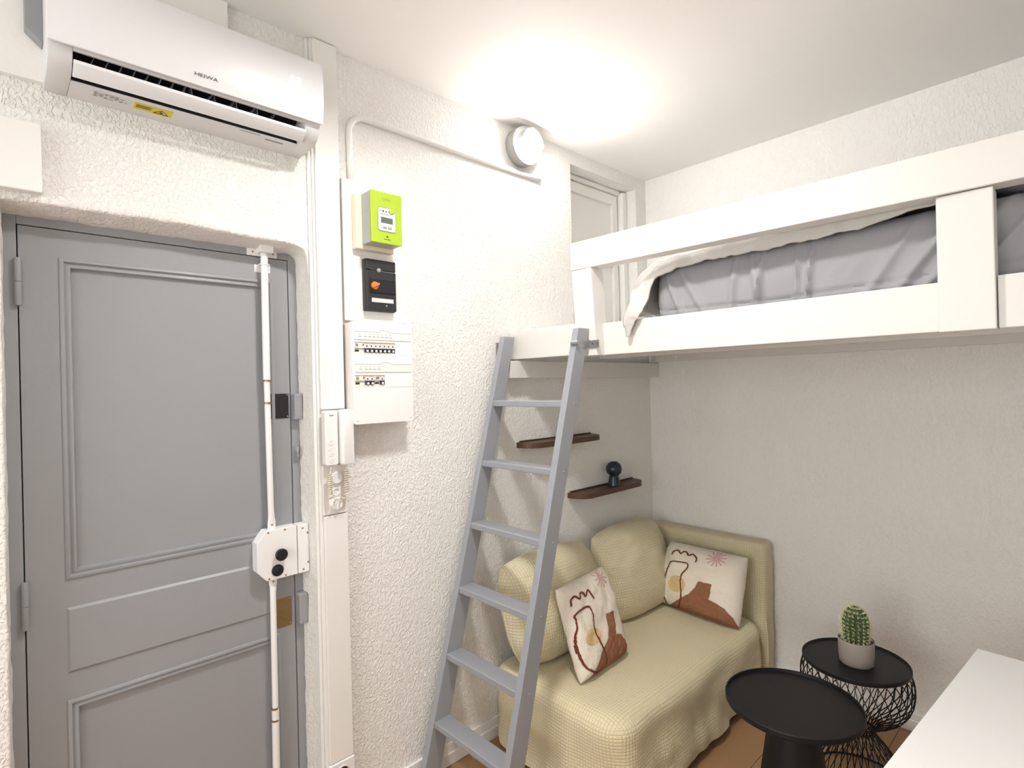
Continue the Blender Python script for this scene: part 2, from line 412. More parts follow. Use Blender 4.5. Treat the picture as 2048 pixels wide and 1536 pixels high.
# cupboard door in the alcove
d2 = bpy.data.objects.new('door_2', None); COL.objects.link(d2); d2.location = (-0.12, 2.69, AZ0); WL['door_2'] = Vector((-0.12, 2.69, AZ0))
d2['kind'] = 'structure'; d2['label'] = 'white panelled cupboard door in the wall niche above the bed'
fr = MB()
fr.box((-0.155, AY0+0.004, AZ0+0.004), (-0.085, AY0+0.02, AZ1-0.004), 0.002); fr.box((-0.155, AY1-0.05, AZ0+0.004), (-0.065, AY1-0.002, AZ1-0.012), 0.004)
fr.box((-0.155, AY0+0.02, AZ1-0.03), (-0.085, AY1-0.05, AZ1-0.004), 0.002)
mesh_obj('cupboard_frame', fr, m_white, d2)
lf = MB(); a0, a1, c0, c1 = AY0+0.022, AY1-0.062, AZ0+0.01, AZ1-0.034
lf.box((-0.15, a0, c0), (-0.118, a1, c1))
lf.box((-0.12, a0, c0), (-0.10, a0+0.05, c1), 0.002); lf.box((-0.12, a1-0.05, c0), (-0.10, a1, c1), 0.002)
lf.box((-0.12, a0+0.05, c1-0.06), (-0.10, a1-0.05, c1), 0.002); lf.box((-0.12, a0+0.05, c0), (-0.10, a1-0.05, c0+0.06), 0.002); lf.box((-0.12, a0+0.05, 2.40), (-0.10, a1-0.05, 2.47), 0.002)
mesh_obj('cupboard_leaf', lf, m_white, d2)

# ------------------------------------------------------------------ entrance door
D = -0.10
d1 = bpy.data.objects.new('door_1', None); COL.objects.link(d1); d1.location = (D, 0.44, 0); WL['door_1'] = Vector((D, 0.44, 0))
d1['kind'] = 'structure'; d1['label'] = 'grey panelled entrance door with a white rod lock'
fr = MB()
fr.box((-0.16, -0.02, 0), (D+0.002, 0.0605, 2.24), 0.002); fr.box((-0.16, 0.8275, 0), (D+0.002, 0.90, 2.24), 0.002); fr.box((-0.16, 0.0605, 2.1585), (D+0.002, 0.8275, 2.24), 0.002)
fr.box((-0.17, 0.05, 0), (-0.155, 0.84, 2.18))
mesh_obj('door_frame', fr, m_grey, d1)
Y0, Y1, Z1 = 0.0635, 0.8245, 2.1555
lf = MB()
lf.box((-0.15, Y0, 0.006), (-0.112, Y1, Z1))
def bar(y0, y1, z0, z1): lf.box((-0.113, y0, z0), (D, y1, z1))
U = (0.153, 0.768, 1.122, 2.074); Lw = (0.150, 0.768, 0.14, 0.767)
bar(Y0, U[0], 0.006, Z1); bar(U[1], Y1, 0.006, Z1); bar(U[0], U[1], U[3], Z1); bar(U[0], U[1], Lw[3], U[2]); bar(U[0], U[1], 0.006, Lw[2])
leaf = mesh_obj('door_leaf', lf, m_grey, d1)
prof = [(0, -0.003), (0, 0.003), (0.004, 0.006), (0.010, 0.0065), (0.013, 0.002), (0.014, -0.002), (0.017, -0.001), (0.021, 0.0025), (0.026, 0.002), (0.029, -0.005), (0.030, -0.012)]
mesh_obj('panel_moulding', MB().frame(U, prof, D), m_grey, leaf, smooth=50)
mesh_obj('panel_moulding', MB().frame(Lw, prof, D), m_grey, leaf, smooth=50)
rp = MB().frame((0.152, 0.745, 0.846, 1.04), [(0, -0.001), (0.001, 0.0005), (0.008, 0.006)], D)
rp.add([(D+0.006, 0.160, 0.854), (D+0.006, 0.737, 0.854), (D+0.006, 0.737, 1.032), (D+0.006, 0.160, 1.032)], [(0, 1, 2, 3)])
mesh_obj('raised_panel', rp, m_grey, leaf)
for zt, zb in ((2.062, 1.922), (1.142, 1.003)):
    h = MB(); zm = (zt+zb)/2
    h.lathe((D+0.010, 0.0615), [(0.001, zb), (0.007, zb+0.003), (0.0085, zb+0.008), (0.0085, zm-0.001), (0.0065, zm), (0.0085, zm+0.001), (0.0085, zt-0.008), (0.007, zt-0.003), (0.001, zt)], n=16)
    mesh_obj('hinge', h, m_grey, d1, smooth=40)
# rod lock
def screw(x, y, z, par, r=0.0035, mt=None): return mesh_obj('screw', MB().lathe((y, z), [(r, x-0.002), (r, x+0.0005), (r*0.7, x+0.0016), (r*0.1, x+0.002)], axis='x', n=10), mt or m_screw, par, smooth=50)
RX = D+0.026
def rod(name, zs):  # (z, y, half width y, half thick x)
    mb = MB(); vs = []; n = 16
    for z, y, ry, rx in zs:
        vs += [(RX+rx*math.cos(2*math.pi*i/n), y+ry*math.sin(2*math.pi*i/n), z) for i in range(n)]
    fs = [tuple(range(n))[::-1], tuple((len(zs)-1)*n+i for i in range(n))]
    for j in range(len(zs)-1):
        fs += [(j*n+i, j*n+(i+1) % n, (j+1)*n+(i+1) % n, (j+1)*n+i) for i in range(n)]
    return mesh_obj(name, mb.add(vs, fs), m_plastic, d1, smooth=50)
r_up = rod('lock_rod', [(1.150, .737, .0145, .004), (1.185, .737, .0145, .004), (1.20, .737, .0125, .007), (1.225, .736, .0105, .0105), (1.703, .732, .0105, .0105)])
rod('lock_rod', [(1.706, .732, .0125, .0125), (2.172, .733, .0125, .0125)])
r_dn = rod('lock_rod', [(0.515, .735, .0105, .0105), (0.93, .736, .0105, .0105), (0.955, .737, .0125, .007), (0.965, .737, .0145, .004), (1.0, .737, .0145, .004)])
rod('lock_rod', [(0.02, .732, .0125, .0125), (0.512, .735, .0125, .0125)])
for z in (1.704, 1.623, 0.513, 0.47):
    mesh_obj('rod_collar', MB().cyl((RX, 0.7335), 0.0132, z-0.004, z+0.002, n=16), m_brass, d1, smooth=40)
screw(RX+0.004, 0.737, 1.178, r_up); screw(RX+0.004, 0.737, 0.972, r_dn)
g = MB().box((D, 0.706, 2.100), (D+0.003, 0.762, 2.128), 0.001)
g.tube([(D+0.002, 0.717, 2.125), (D+0.03, 0.717, 2.125), (RX+0.014, 0.733, 2.125), (D+0.03, 0.750, 2.125), (D+0.002, 0.750, 2.125)], 0.0025, 6)
mesh_obj('rod_guide', g, m_plastic, d1)
kp = mesh_obj('rod_keeper', MB().box((D+0.002, 0.680, 2.158), (D+0.006, 0.786, 2.205), 0.001).box((D+0.002, 0.712, 2.166), (D+0.052, 0.758, 2.200), 0.002), m_plastic, d1)
for y, z in ((0.689, 2.19), (0.70, 2.172), (0.772, 2.172), (0.781, 2.188)): screw(D+0.006, y, z, kp, 0.003)
lc = [(0.7085, 1.164), (0.819, 1.164), (0.819, 0.984), (0.7085, 0.984), (0.676, 1.022), (0.676, 1.124)]
case = mesh_obj('lock_case', MB().prism(lc, D, D+0.050, 'x', 0.002), m_plastic, d1)
for y, z in ((0.716, 1.157), (0.775, 1.157), (0.716, 0.991), (0.775, 0.991)): screw(D+0.050, y, z, case)
mesh_obj('lock_knob', MB().lathe((0.754, 1.074), [(0.012, D+0.05), (0.012, D+0.062), (0.021, D+0.064), (0.022, D+0.072), (0.019, D+0.075), (0.001, D+0.075)], axis='x', n=24), m_blackplate, case, smooth=40)
mesh_obj('lock_knob', MB().lathe((0.7455, 1.016), [(0.021, D+0.05), (0.021, D+0.054), (0.018, D+0.056), (0.001, D+0.056)], axis='x', n=24), m_blackplate, case, smooth=40)
lk = mesh_obj('lock_keeper', MB().box((D+0.002, 0.8215, 0.984), (D+0.052, 0.864, 1.164), 0.003), m_plastic, d1)
for y, z in ((0.84, 1.15), (0.858, 1.13), (0.858, 1.02), (0.84, 0.997)): screw(D+0.052, y, z, lk)
bpz = mesh_obj('cover_plate', MB().box((D, 0.752, 1.562), (D+0.003, 0.818, 1.654), 0.0008), m_blackplate, d1)
for y, z in ((0.758, 1.649), (0.813, 1.649), (0.813, 1.568), (0.758, 1.568)): screw(D+0.003, y, z, bpz, 0.003, m_steel)
k1 = mesh_obj('latch_keeper', MB().box((D+0.002, 0.8285, 1.556), (D+0.034, 0.859, 1.652), 0.003), m_grey, d1)
for z in (1.642, 1.566):
    for y in (0.836, 0.851): screw(D+0.034, y, z, k1, 0.003, m_grey)
bpl = mesh_obj('brass_plate', MB().box((D, 0.750, 0.786), (D+0.003, 0.812, 0.892), 0.0008), m_brass, d1)
mesh_obj('plate_lever', MB().prism([(0.752, 0.846), (0.78, 0.838), (0.806, 0.806), (0.800, 0.800), (0.775, 0.824), (0.752, 0.83)], D+0.003, D+0.006, 'x'), m_brass, bpl)
for z in (0.884, 0.794): screw(D+0.003, 0.806, z, bpl, 0.003, m_steel)
k2 = mesh_obj('latch_keeper', MB().prism(rrect(0.8285, 0.862, 0.786, 0.900, 0.008), D+0.002, D+0.036, 'x', 0.003), m_grey, d1)
for y, z in ((0.836, 0.796), (0.852, 0.798)): screw(D+0.036, y, z, k2, 0.004, m_grey)
mesh_obj('latch_hook', MB().box((D+0.002, 0.834, 1.395), (D+0.008, 0.850, 1.455), 0.002).tube([(D+0.02, 0.842, 1.45), (D+0.026, 0.838, 1.435), (D+0.02, 0.842, 1.415), (D+0.008, 0.844, 1.41)], 0.004, 8), m_grey, d1)

# ------------------------------------------------------------------ air conditioner
ac = thing('air_conditioner', 'white split air conditioner mounted on the wall above the grey door', 'air conditioner', (0, 0.48, 2.517))
AC0, AC1 = 0.120, 0.842
body_full = [(0.0, 2.517), (0.10, 2.517), (0.130, 2.520), (0.152, 2.529), (0.168, 2.545), (0.180, 2.574), (0.186, 2.60), (0.190, 2.75), (0.178, 2.778), (0.15, 2.788), (0.0, 2.788)]
body_cav = [(0.0, 2.517), (0.098, 2.517), (0.104, 2.521), (0.075, 2.56), (0.08, 2.60), (0.115, 2.618), (0.138, 2.606), (0.136, 2.590), (0.150, 2.585), (0.151, 2.580), (0.165, 2.576), (0.166, 2.571), (0.178, 2.568), (0.180, 2.575), (0.186, 2.60), (0.190, 2.75), (0.178, 2.778), (0.15, 2.788), (0.0, 2.788)]
b = MB().prism(body_full, AC0, AC0+0.052, 'y', 0.003); b.prism(body_full, AC1-0.052, AC1, 'y', 0.003); b.prism(body_cav, AC0+0.052, AC1-0.052, 'y')
body = mesh_obj('casing', b, m_acgrey, ac, smooth=35)
mesh_obj('air_duct', MB().prism([(0.100, 2.5225), (0.078, 2.56), (0.084, 2.598), (0.115, 2.614), (0.136, 2.603), (0.134, 2.592), (0.115, 2.602), (0.095, 2.59), (0.088, 2.56), (0.104, 2.5235)], AC0+0.0525, AC1-0.0525, 'y'), m_black, ac)
# front panel: slightly crowned, rounded corners
pp = [(0.1855, 2.573), (0.199, 2.571), (0.207, 2.63), (0.209, 2.70), (0.203, 2.752), (0.190, 2.780), (0.170, 2.791), (0.15, 2.7915), (0.15, 2.787), (0.178, 2.7785), (0.1915, 2.75)]
mesh_obj('front_panel', MB().prism(pp, AC0-0.001, AC1+0.001, 'y', 0.0015), m_acpanel, ac, smooth=40)
fl_ = MB().prism([(0.178, 2.546), (0.177, 2.538), (0.158, 2.524), (0.139, 2.516), (0.134, 2.519), (0.140, 2.526), (0.158, 2.534), (0.172, 2.547)], AC0+0.053, AC1-0.050, 'y', 0.0008)
mesh_obj('louver', fl_, m_acpanel, ac, smooth=40)
random.seed(3)
yy = AC0+0.075
for i in range(16):
    t = 0.018 if i < 8 else (0.03 if i % 2 else -0.004)
    y = AC0+0.085+i*0.0315
    q = MB().add([(0.112, y, 2.553), (0.150, y+t*0.3, 2.556), (0.144, y+t, 2.592), (0.108, y+t*0.8, 2.590), (0.112, y+0.002, 2.553), (0.150, y+0.002+t*0.3, 2.556), (0.144, y+0.002+t, 2.592), (0.108, y+0.002+t*0.8, 2.590)],
                 [(0, 1, 2, 3), (7, 6, 5, 4), (0, 4, 5, 1), (1, 5, 6, 2), (2, 6, 7, 3), (3, 7, 4, 0)])
    mesh_obj('vane', q, m_vane, ac)
# logo on the panel
mesh_obj('pipe_cover', MB().prism([(0.082, 2.652), (0.117, 2.620), (0.1205, 2.620), (0.1205, 2.788), (0.082, 2.788)], 0.022, 0.060, 'x', 0.002), m_btn, ac)
n_u = Vector((0.008, 0, 0.059)).normalized()
mesh_obj('logo', text_mb('HEIWA', 0.0145, (0.2034, 0.449, 2.5955), (0, 1, 0), n_u, 1.38, 0.0009), m_ink, ac)
def seg7(ch, y, z, hh, wd, mb):
    segs = {'2': 'abged', '3': 'abgcd'}[ch]; t = 0.0021
    def hx(zz): return 0.2095+(zz-2.68)*0.02
    for s_ in segs:
        if s_ in 'agd':
            zz = {'a': z+hh, 'g': z+hh/2, 'd': z}[s_]; a, b_, c_, e = y+0.002, y+wd-0.002, zz-t/2, zz+t/2
        else:
            top = s_ in 'fb'; yy_ = y if s_ in 'fe' else y+wd; a, b_ = yy_-t/2, yy_+t/2; c_, e = (z+hh/2+0.002, z+hh-0.002) if top else (z+0.002, z+hh/2-0.002)
        mb.box((hx(c_)-0.001, a, c_), (hx(c_)+0.0010, b_, e))
dg = MB(); seg7('2', 0.7300, 2.668, 0.026, 0.012, dg); seg7('3', 0.7500, 2.668, 0.026, 0.012, dg)
mesh_obj('digit_display', dg, m_digit, ac)
st = mesh_obj('spec_sticker', MB().box((0.055, 0.222, 2.5160), (0.094, 0.312, 2.5171)), m_wsticker, ac)
pr = MB()
for i in range(7):
    for j in range(5):
        if random.random() < 0.75: pr.box((0.060+j*0.0064, 0.226+i*0.012, 2.5156), (0.0635+j*0.0064, 0.226+i*0.012+random.uniform(0.006, 0.011), 2.5161))
mesh_obj('sticker_print', pr, m_greyink, st)
st = mesh_obj('warning_sticker', MB().box((0.048, 0.320, 2.5160), (0.094, 0.418, 2.5171)), m_yellow, ac)
tri = MB()
tp = [(0.056, 0.372), (0.056, 0.410), (0.082, 0.391)]
for i in range(3):
    a, b_ = Vector((tp[i][0], tp[i][1], 2.5157)), Vector((tp[(i+1) % 3][0], tp[(i+1) % 3][1], 2.5157)); tri.tube([a, b_], 0.0011, 4)
tri.box((0.060, 0.387, 2.5154), (0.070, 0.395, 2.516))
for i in range(4): tri.box((0.062+i*0.006, 0.326, 2.5155), (0.0645+i*0.006, 0.362+0.004*(i % 2), 2.516))
mesh_obj('sticker_print', tri, m_ink, st)
mesh_obj('name_tag', MB().box((0.080, 0.690, 2.5162), (0.088, 0.748, 2.5171)), m_greyink, ac)
mesh_obj('seam', MB().box((0.098, 0.605, 2.5163), (0.100, 0.668, 2.5171)), m_greyink, ac)

# ------------------------------------------------------------------ wall fittings on the left wall
tag(mesh_obj('junction_cover', MB().box((0, -0.35, 2.220), (0.036, 0.113, 2.409), 0.004), m_white, origin=(0, 0, 2.22)), 'flat white painted cover box on the wall just above the grey door', 'cover box')

ct = thing('cable_trunk', 'tall white cable trunk running from floor to ceiling beside the grey door', 'cable trunk', (0, 0.93, 0))
mesh_obj('channel', MB().box((0, 0.878, 0.0), (0.022, 0.985, 2.969), 0.001), m_white, ct)
mesh_obj('trunk_cover', MB().box((0.022, 0.886, 1.592), (0.036, 0.979, 2.966), 0.003), m_white, ct)
mesh_obj('trunk_cover', MB().box((0.022, 0.889, 0.278), (0.034, 0.982, 1.196), 0.003), m_white, ct)
mesh_obj('edge_strip', MB().box((0, 0.866, 0.0), (0.014, 0.878, 2.969), 0.003), m_white, ct)

tj = thing('telephone_jack', 'white socket plate with two round jacks below the intercom', 'wall socket', (0.03, 0.935, 1.2))
mesh_obj('plate', MB().box((0.022, 0.886, 1.2), (0.036, 0.981, 1.384), 0.002), m_plastic_w, tj)
for z in (1.335, 1.238):
    j_ = mesh_obj('jack', MB().lathe((0.936, z), [(0.023, 0.036), (0.023, 0.044), (0.020, 0.047), (0.016, 0.0465), (0.001, 0.0465)], axis='x', n=28), m_plastic, tj, smooth=40)
mesh_obj('jack_ring', MB().lathe((0.936, 1.283), [(0.016, 0.036), (0.016, 0.040), (0.011, 0.040), (0.011, 0.036)], axis='x', n=24, cap=False), m_plastic, tj, smooth=40)

po = thing('power_outlet', 'white wall outlet at the foot of the cable trunk', 'outlet', (0.02, 0.935, 0.19))
mesh_obj('plate', MB().prism(rrect(0.886, 0.984, 0.185, 0.276, 0.004), 0.022, 0.040, 'x', 0.003), m_plastic, po)
mesh_obj('socket', MB().lathe((0.935, 0.232), [(0.030, 0.040), (0.027, 0.0425), (0.022, 0.040), (0.020, 0.030), (0.001, 0.030)], axis='x', n=28), m_plastic_w, po, smooth=40)
mesh_obj('socket_well', MB().cyl((0.935, 0.232), 0.0215, 0.0405, 0.0412, axis='x', n=28), m_blackplastic, po)

ic = thing('intercom', 'white door intercom with handset and coiled cord on the cable trunk', 'intercom', (0.036, 0.936, 1.385))
base = mesh_obj('base', MB().prism(rrect(0.884, 0.990, 1.388, 1.586, 0.006), 0.036, 0.054, 'x', 0.002), m_plastic_w, ic)
mesh_obj('face', MB().prism(rrect(0.884, 0.934, 1.386, 1.588, 0.008), 0.054, 0.066, 'x', 0.003), m_plastic, ic)
mesh_obj('handset', MB().prism(rrect(0.940, 0.991, 1.384, 1.590, 0.010), 0.050, 0.084, 'x', 0.007), m_plastic, ic, smooth=40)
for q_ in range(3): mesh_obj('logo_mark', MB().box((0.066, 0.902+q_*0.0055, 1.567), (0.0664, 0.9065+q_*0.0055, 1.572)), m_greyink, ic)
for z, r in ((1.470, 0.011), (1.447, 0.007), (1.427, 0.009), (1.405, 0.009)):
    mesh_obj('button', MB().lathe((0.906 if r > 0.007 else 0.902, z), [(r, 0.066), (r, 0.0675), (r*0.8, 0.0685), (r*0.75, 0.0675), (r*0.1, 0.0675)], axis='x', n=20), m_plastic_w, ic, smooth=30)
# coiled cord
ctrl = []
for i in range(61):
    t = i/60
    if t < 0.4: y, z = 0.899, 1.356-0.074*(t/0.4)
    elif t < 0.6: a = math.pi*(t-0.4)/0.2; y, z = 0.932-0.033*math.cos(a), 1.282-0.030*math.sin(a)
    else: y, z = 0.965, 1.282+0.080*((t-0.6)/0.4)
    ctrl.append(Vector((0.064, y, z)))
pts = []; turns = 24; N_ = 384
for i in range(N_+1):
    t = i/N_*60; j = min(int(t), 59); p = ctrl[j].lerp(ctrl[j+1], t-j); d = (ctrl[j+1]-ctrl[j]).normalized()
    nx = Vector((1, 0, 0)); ny = d.cross(nx); a = 2*math.pi*turns*i/N_
    pts.append(p+nx*(0.0075*math.cos(a))+ny*(0.0075*math.sin(a)))
pts = [Vector((0.056, 0.909, 1.389)), Vector((0.060, 0.906, 1.372)), Vector((0.062, 0.902, 1.362))]+pts+[Vector((0.062, 0.960, 1.368)), Vector((0.062, 0.968, 1.378)), Vector((0.062, 0.968, 1.388))]
mesh_obj('coiled_cord', MB().tube(pts, 0.0023, 6), m_cord, ic, smooth=180)

mbd = tag(mesh_obj('meter_board', MB().box((0, 0.992, 1.930), (0.026, 1.268, 2.478), 0.002), m_white, origin=(0, 1.13, 1.93)), 'white painted board on the wall carrying the green meter and black switch', 'board')

em = thing('electricity_meter', 'lime green smart electricity meter on the white board', 'electricity meter', (0.026, 1.12, 2.214))
mesh_obj('base_plate', MB().box((0.026, 1.030, 2.206), (0.058, 1.196, 2.420), 0.004), m_cream, em)
mesh_obj('housing', MB().box((0.058, 1.056, 2.222), (0.120, 1.188, 2.418), 0.003).box((0.0585, 1.0555, 2.345), (0.119, 1.1885, 2.3465)), m_meter, em)
mesh_obj('front_cover', MB().prism(rrect(1.055, 1.190, 2.221, 2.419, 0.004), 0.120, 0.131, 'x', 0.002), m_green, em)
fc = mesh_obj('face_plate', MB().prism(rrect(1.084, 1.160, 2.268, 2.358, 0.010), 0.131, 0.1325, 'x'), m_meterface, em)
mesh_obj('face_rim', MB().tube([(0.1325, a, b_) for a, b_ in rrect(1.084, 1.160, 2.268, 2.358, 0.010)], 0.0011, 4, closed=True), m_btn, fc)
mesh_obj('lcd_screen', MB().box((0.1325, 1.096, 2.299), (0.1335, 1.147, 2.321)), m_lcd, fc)
for y in (1.104, 1.126): mesh_obj('button', MB().box((0.1325, y, 2.277), (0.1345, y+0.016, 2.287), 0.001), m_btn, fc)
mk = MB()
for a, b_, c_, d_ in ((1.089, 1.098, 2.343, 2.345), (1.103, 1.110, 2.341, 2.347), (1.117, 1.122, 2.341, 2.346), (1.128, 1.136, 2.343, 2.345), (1.094, 1.130, 2.332, 2.3335)): mk.box((0.1325, a, c_), (0.1331, b_, d_))
mesh_obj('face_print', mk, m_ink, fc)
tb = Matrix.Rotation(math.radians(25), 4, 'X'); q = MB().box((-0.003, -0.011, -0.008), (0.003, 0.011, 0.008), 0.0015)
q.v = [(Vector((0.1355, 1.142, 2.347))+tb @ Vector(v))[:] for v in q.v]
mesh_obj('sealing_tab', q, m_green, em)
mesh_obj('brand_print', text_mb('Linky', 0.017, (0.1312, 1.104, 2.386), (0, 1, 0), (0, 0, 1), 1.0, 0.0003), m_greendk, em)
mesh_obj('arrow_print', MB().box((0.131, 1.108, 2.2365), (0.1318, 1.138, 2.2385)).prism([(1.117, 2.2455), (1.129, 2.2455), (1.123, 2.253)][::-1], 0.131, 0.1318, 'x'), m_ink, em)

ms = thing('main_switch', 'black main circuit breaker with orange knob on the white board', 'circuit breaker', (0.026, 1.135, 1.97))
mesh_obj('housing', MB().box((0.026, 1.068, 1.970), (0.050, 1.202, 2.174), 0.004), m_blackplastic, ms)
mesh_obj('lower_cover', MB().box((0.050, 1.070, 1.972), (0.060, 1.201, 2.128), 0.003), m_blackplastic, ms)
mesh_obj('upper_cover', MB().box((0.050, 1.070, 2.131), (0.058, 1.201, 2.173), 0.003), m_blackplastic, ms)
mesh_obj('switch_plate', MB().box((0.060, 1.082, 2.040), (0.064, 1.196, 2.098), 0.002), m_blackplate, ms)
kn = MB().cyl((1.101, 2.068), 0.015, 0.064, 0.070, axis='x', n=24)
q = MB().box((0.0, -0.017, -0.004), (0.008, 0.017, 0.004), 0.001); rm = Matrix.Rotation(math.radians(25), 4, 'X'); kn.add([(Vector((0.070, 1.101, 2.068))+rm @ Vector(v))[:] for v in q.v], q.f)
mesh_obj('switch_knob', kn, m_orange, ms)
mesh_obj('name_strip', MB().box((0.060, 1.090, 2.004), (0.0615, 1.186, 2.020)), m_wsticker, ms)
mesh_obj('lead_seal', MB().lathe((1.122, 2.130), [(0.008, 0.058), (0.008, 0.064), (0.005, 0.066), (0.0005, 0.066)], axis='x', n=14), m_btn, ms)
mesh_obj('seal_wire', MB().tube([(0.061, 1.08, 2.134), (0.063, 1.10, 2.129), (0.063, 1.12, 2.131), (0.061, 1.15, 2.127), (0.060, 1.195, 2.128)], 0.0008, 5), m_steel, ms)
screw(0.060, 1.155, 1.992, ms, 0.004, m_steel)

cb = thing('breaker_panel', 'white two-row circuit breaker panel below the black main switch', 'breaker panel', (0, 1.12, 1.532))
mesh_obj('back_box', MB().prism(rrect(0.990, 1.247, 1.536, 1.918, 0.006), 0.0, 0.068, 'x', 0.003), m_plastic_w, cb)
# cover with two window rows: build as bars around the openings
cv = MB(); CX0, CX1 = 0.068, 0.088
R1 = (1.792, 1.842); R2 = (1.668, 1.716)
full = rrect(0.987, 1.250, 1.531, 1.921, 0.012)
def cbar(y0, y1, z0, z1): cv.box((CX0, y0, z0), (CX1, y1, z1))
cv.prism([p_ for p_ in full if p_[1] > 1.85][::1], CX0, CX1, 'x') if False else None
top = [(0.987, R1[1])]+[(0.999+0.012*math.cos(math.radians(180-15*i)), 1.909+0.012*math.sin(math.radians(180-15*i))) for i in range(7)]+[(1.238+0.012*math.cos(math.radians(90-15*i)), 1.909+0.012*math.sin(math.radians(90-15*i))) for i in range(7)]+[(1.250, R1[1])]
bot = [(1.250, R2[0])]+[(1.238+0.012*math.cos(math.radians(-15*i)), 1.543+0.012*math.sin(math.radians(-15*i))) for i in range(7)]+[(0.999+0.012*math.cos(math.radians(270-15*i)), 1.543+0.012*math.sin(math.radians(270-15*i))) for i in range(7)]+[(0.987, R2[0])]
cv.prism(top, CX0, CX1, 'x'); cv.prism(bot, CX0, CX1, 'x'); cbar(0.987, 1.250, R2[1], R1[0])
cbar(0.987, 0.996, *R1); cbar(0.987, 0.996, *R2); cbar(1.172, 1.250, *R1); cbar(1.122, 1.250, *R2)
cvo = mesh_obj('front_cover', cv, m_plastic, cb)
# thin joints of the blanking plates
for (a, b_, z0, z1) in ((1.172, 1.246, *R1), (1.122, 1.246, *R2)):
    mesh_obj('blanking_plate', MB().box((CX1, a+0.001, z0+0.001), (CX1+0.001, b_, z1-0.001), 0.0004), m_plastic, cvo)
for z0, z1, nt_, nl in ((1.852, 1.886, 1.122, 8), (1.728, 1.762, 1.124, 5)):
    strip = [(0.995, z0), (1.244, z0), (1.244, z1-0.004), (nt_+0.024, z1-0.004), (nt_+0.016, z1+0.003), (nt_-0.010, z1+0.003), (nt_-0.018, z1-0.004), (0.995, z1-0.004)]
    so = mesh_obj('label_strip', MB().prism(strip, CX1, CX1+0.003, 'x'), m_plastic_w, cvo)
    mesh_obj('strip_edge', MB().tube([(CX1+0.003, a, c_) for a, c_ in strip[2:]], 0.0008, 4), m_greyink, so)
    pr = MB()
    for i in range(nl):
        y = 1.012 + (0 if i == 0 else 0.018*i+0.006)
        pr.box((CX1+0.003, y, z0+0.010), (CX1+0.0034, y+0.012, z0+0.0125)); pr.box((CX1+0.003, y+0.004, z0+0.019), (CX1+0.0034, y+0.007, z0+0.022))
    mesh_obj('strip_print', pr, m_greyink, so)
def breaker(y0, wd, z0, z1, wide, toggle=True):
    bo = MB().box((0.045, y0+0.0004, z0), (0.080, y0+wd-0.0004, z1)).box((0.080, y0+0.0004, z0), (0.086, y0+wd-0.0004, z0+0.011)).box((0.080, y0+0.0004, z0+0.028), (0.086, y0+wd-0.0004, z1-0.002))
    br = mesh_obj('breaker', bo, m_breaker, cb)
    if wide:
        mesh_obj('test_button', MB().box((0.086, y0+0.006, z1-0.016), (0.0875, y0+0.016, z1-0.006)), m_greyink, br)
        mesh_obj('breaker_print', MB().box((0.080, y0+0.005, z0+0.014), (0.0808, y0+0.022, z0+0.021)), m_ink, br); mesh_obj('breaker_print', MB().box((0.086, y0+wd-0.008, z1-0.014), (0.0866, y0+wd-0.004, z1-0.005)), m_ink, br)
    else:
        mesh_obj('breaker_print', MB().box((0.086, y0+wd*0.35, z1-0.017), (0.0866, y0+wd*0.65, z1-0.011)), m_ink, br)
        mesh_obj('breaker_line', MB().box((0.086, y0, z1-0.005), (0.0866, y0+wd, z1-0.003)), m_orline, br)
    if toggle:
        mesh_obj('toggle_bar', MB().box((0.080, y0+0.001, z0+0.0125), (0.089, y0+wd-0.001, z0+0.027), 0.001), m_navy, br)
        mesh_obj('toggle', MB().lathe((y0+wd*0.5, z0+0.017), [(0.0045, 0.089), (0.0045, 0.092), (0.001, 0.093)], axis='x', n=12), m_breaker, br)
breaker(0.9965, 0.043, *R1, True, False)
for i in range(7): breaker(1.040+i*0.0188, 0.0188, *R1, False)
breaker(0.9965, 0.043, *R2, True, False)
for i in range(2): breaker(1.040+i*0.0188, 0.0188, *R2, False)
breaker(1.078, 0.024, *R2, True, False); breaker(1.1025, 0.0188, *R2, False)
for y, z in ((1.002, 1.905), (1.236, 1.905), (1.002, 1.546), (1.236, 1.546)): screw(CX1, y, z, cvo, 0.005, m_plastic_w)

cd = thing('conduit', 'thin white cable conduit running along the wall under the wall lamp', 'conduit', (0, 1.04, 2.48))
pth = [(0.008, 1.038, 2.479), (0.008, 1.037, 2.56), (0.008, 1.036, 2.65)]
for i in range(1, 9):
    a = math.radians(180-i*90/8*0.97); pth.append((0.008, 1.106+0.07*math.cos(a), 2.672+0.070*math.sin(a)))
pth += [(0.008, 1.30, 2.741), (0.008, 1.52, 2.739), (0.008, 1.80, 2.738), (0.008, 2.118, 2.738)]
mesh_obj('pipe', MB().tube(pth, 0.0125, 10), m_white, cd, smooth=180)
mesh_obj('joint', MB().tube([(0.008, 1.505, 2.7395), (0.008, 1.54, 2.7395)], 0.0150, 10), m_white, cd, smooth=40)

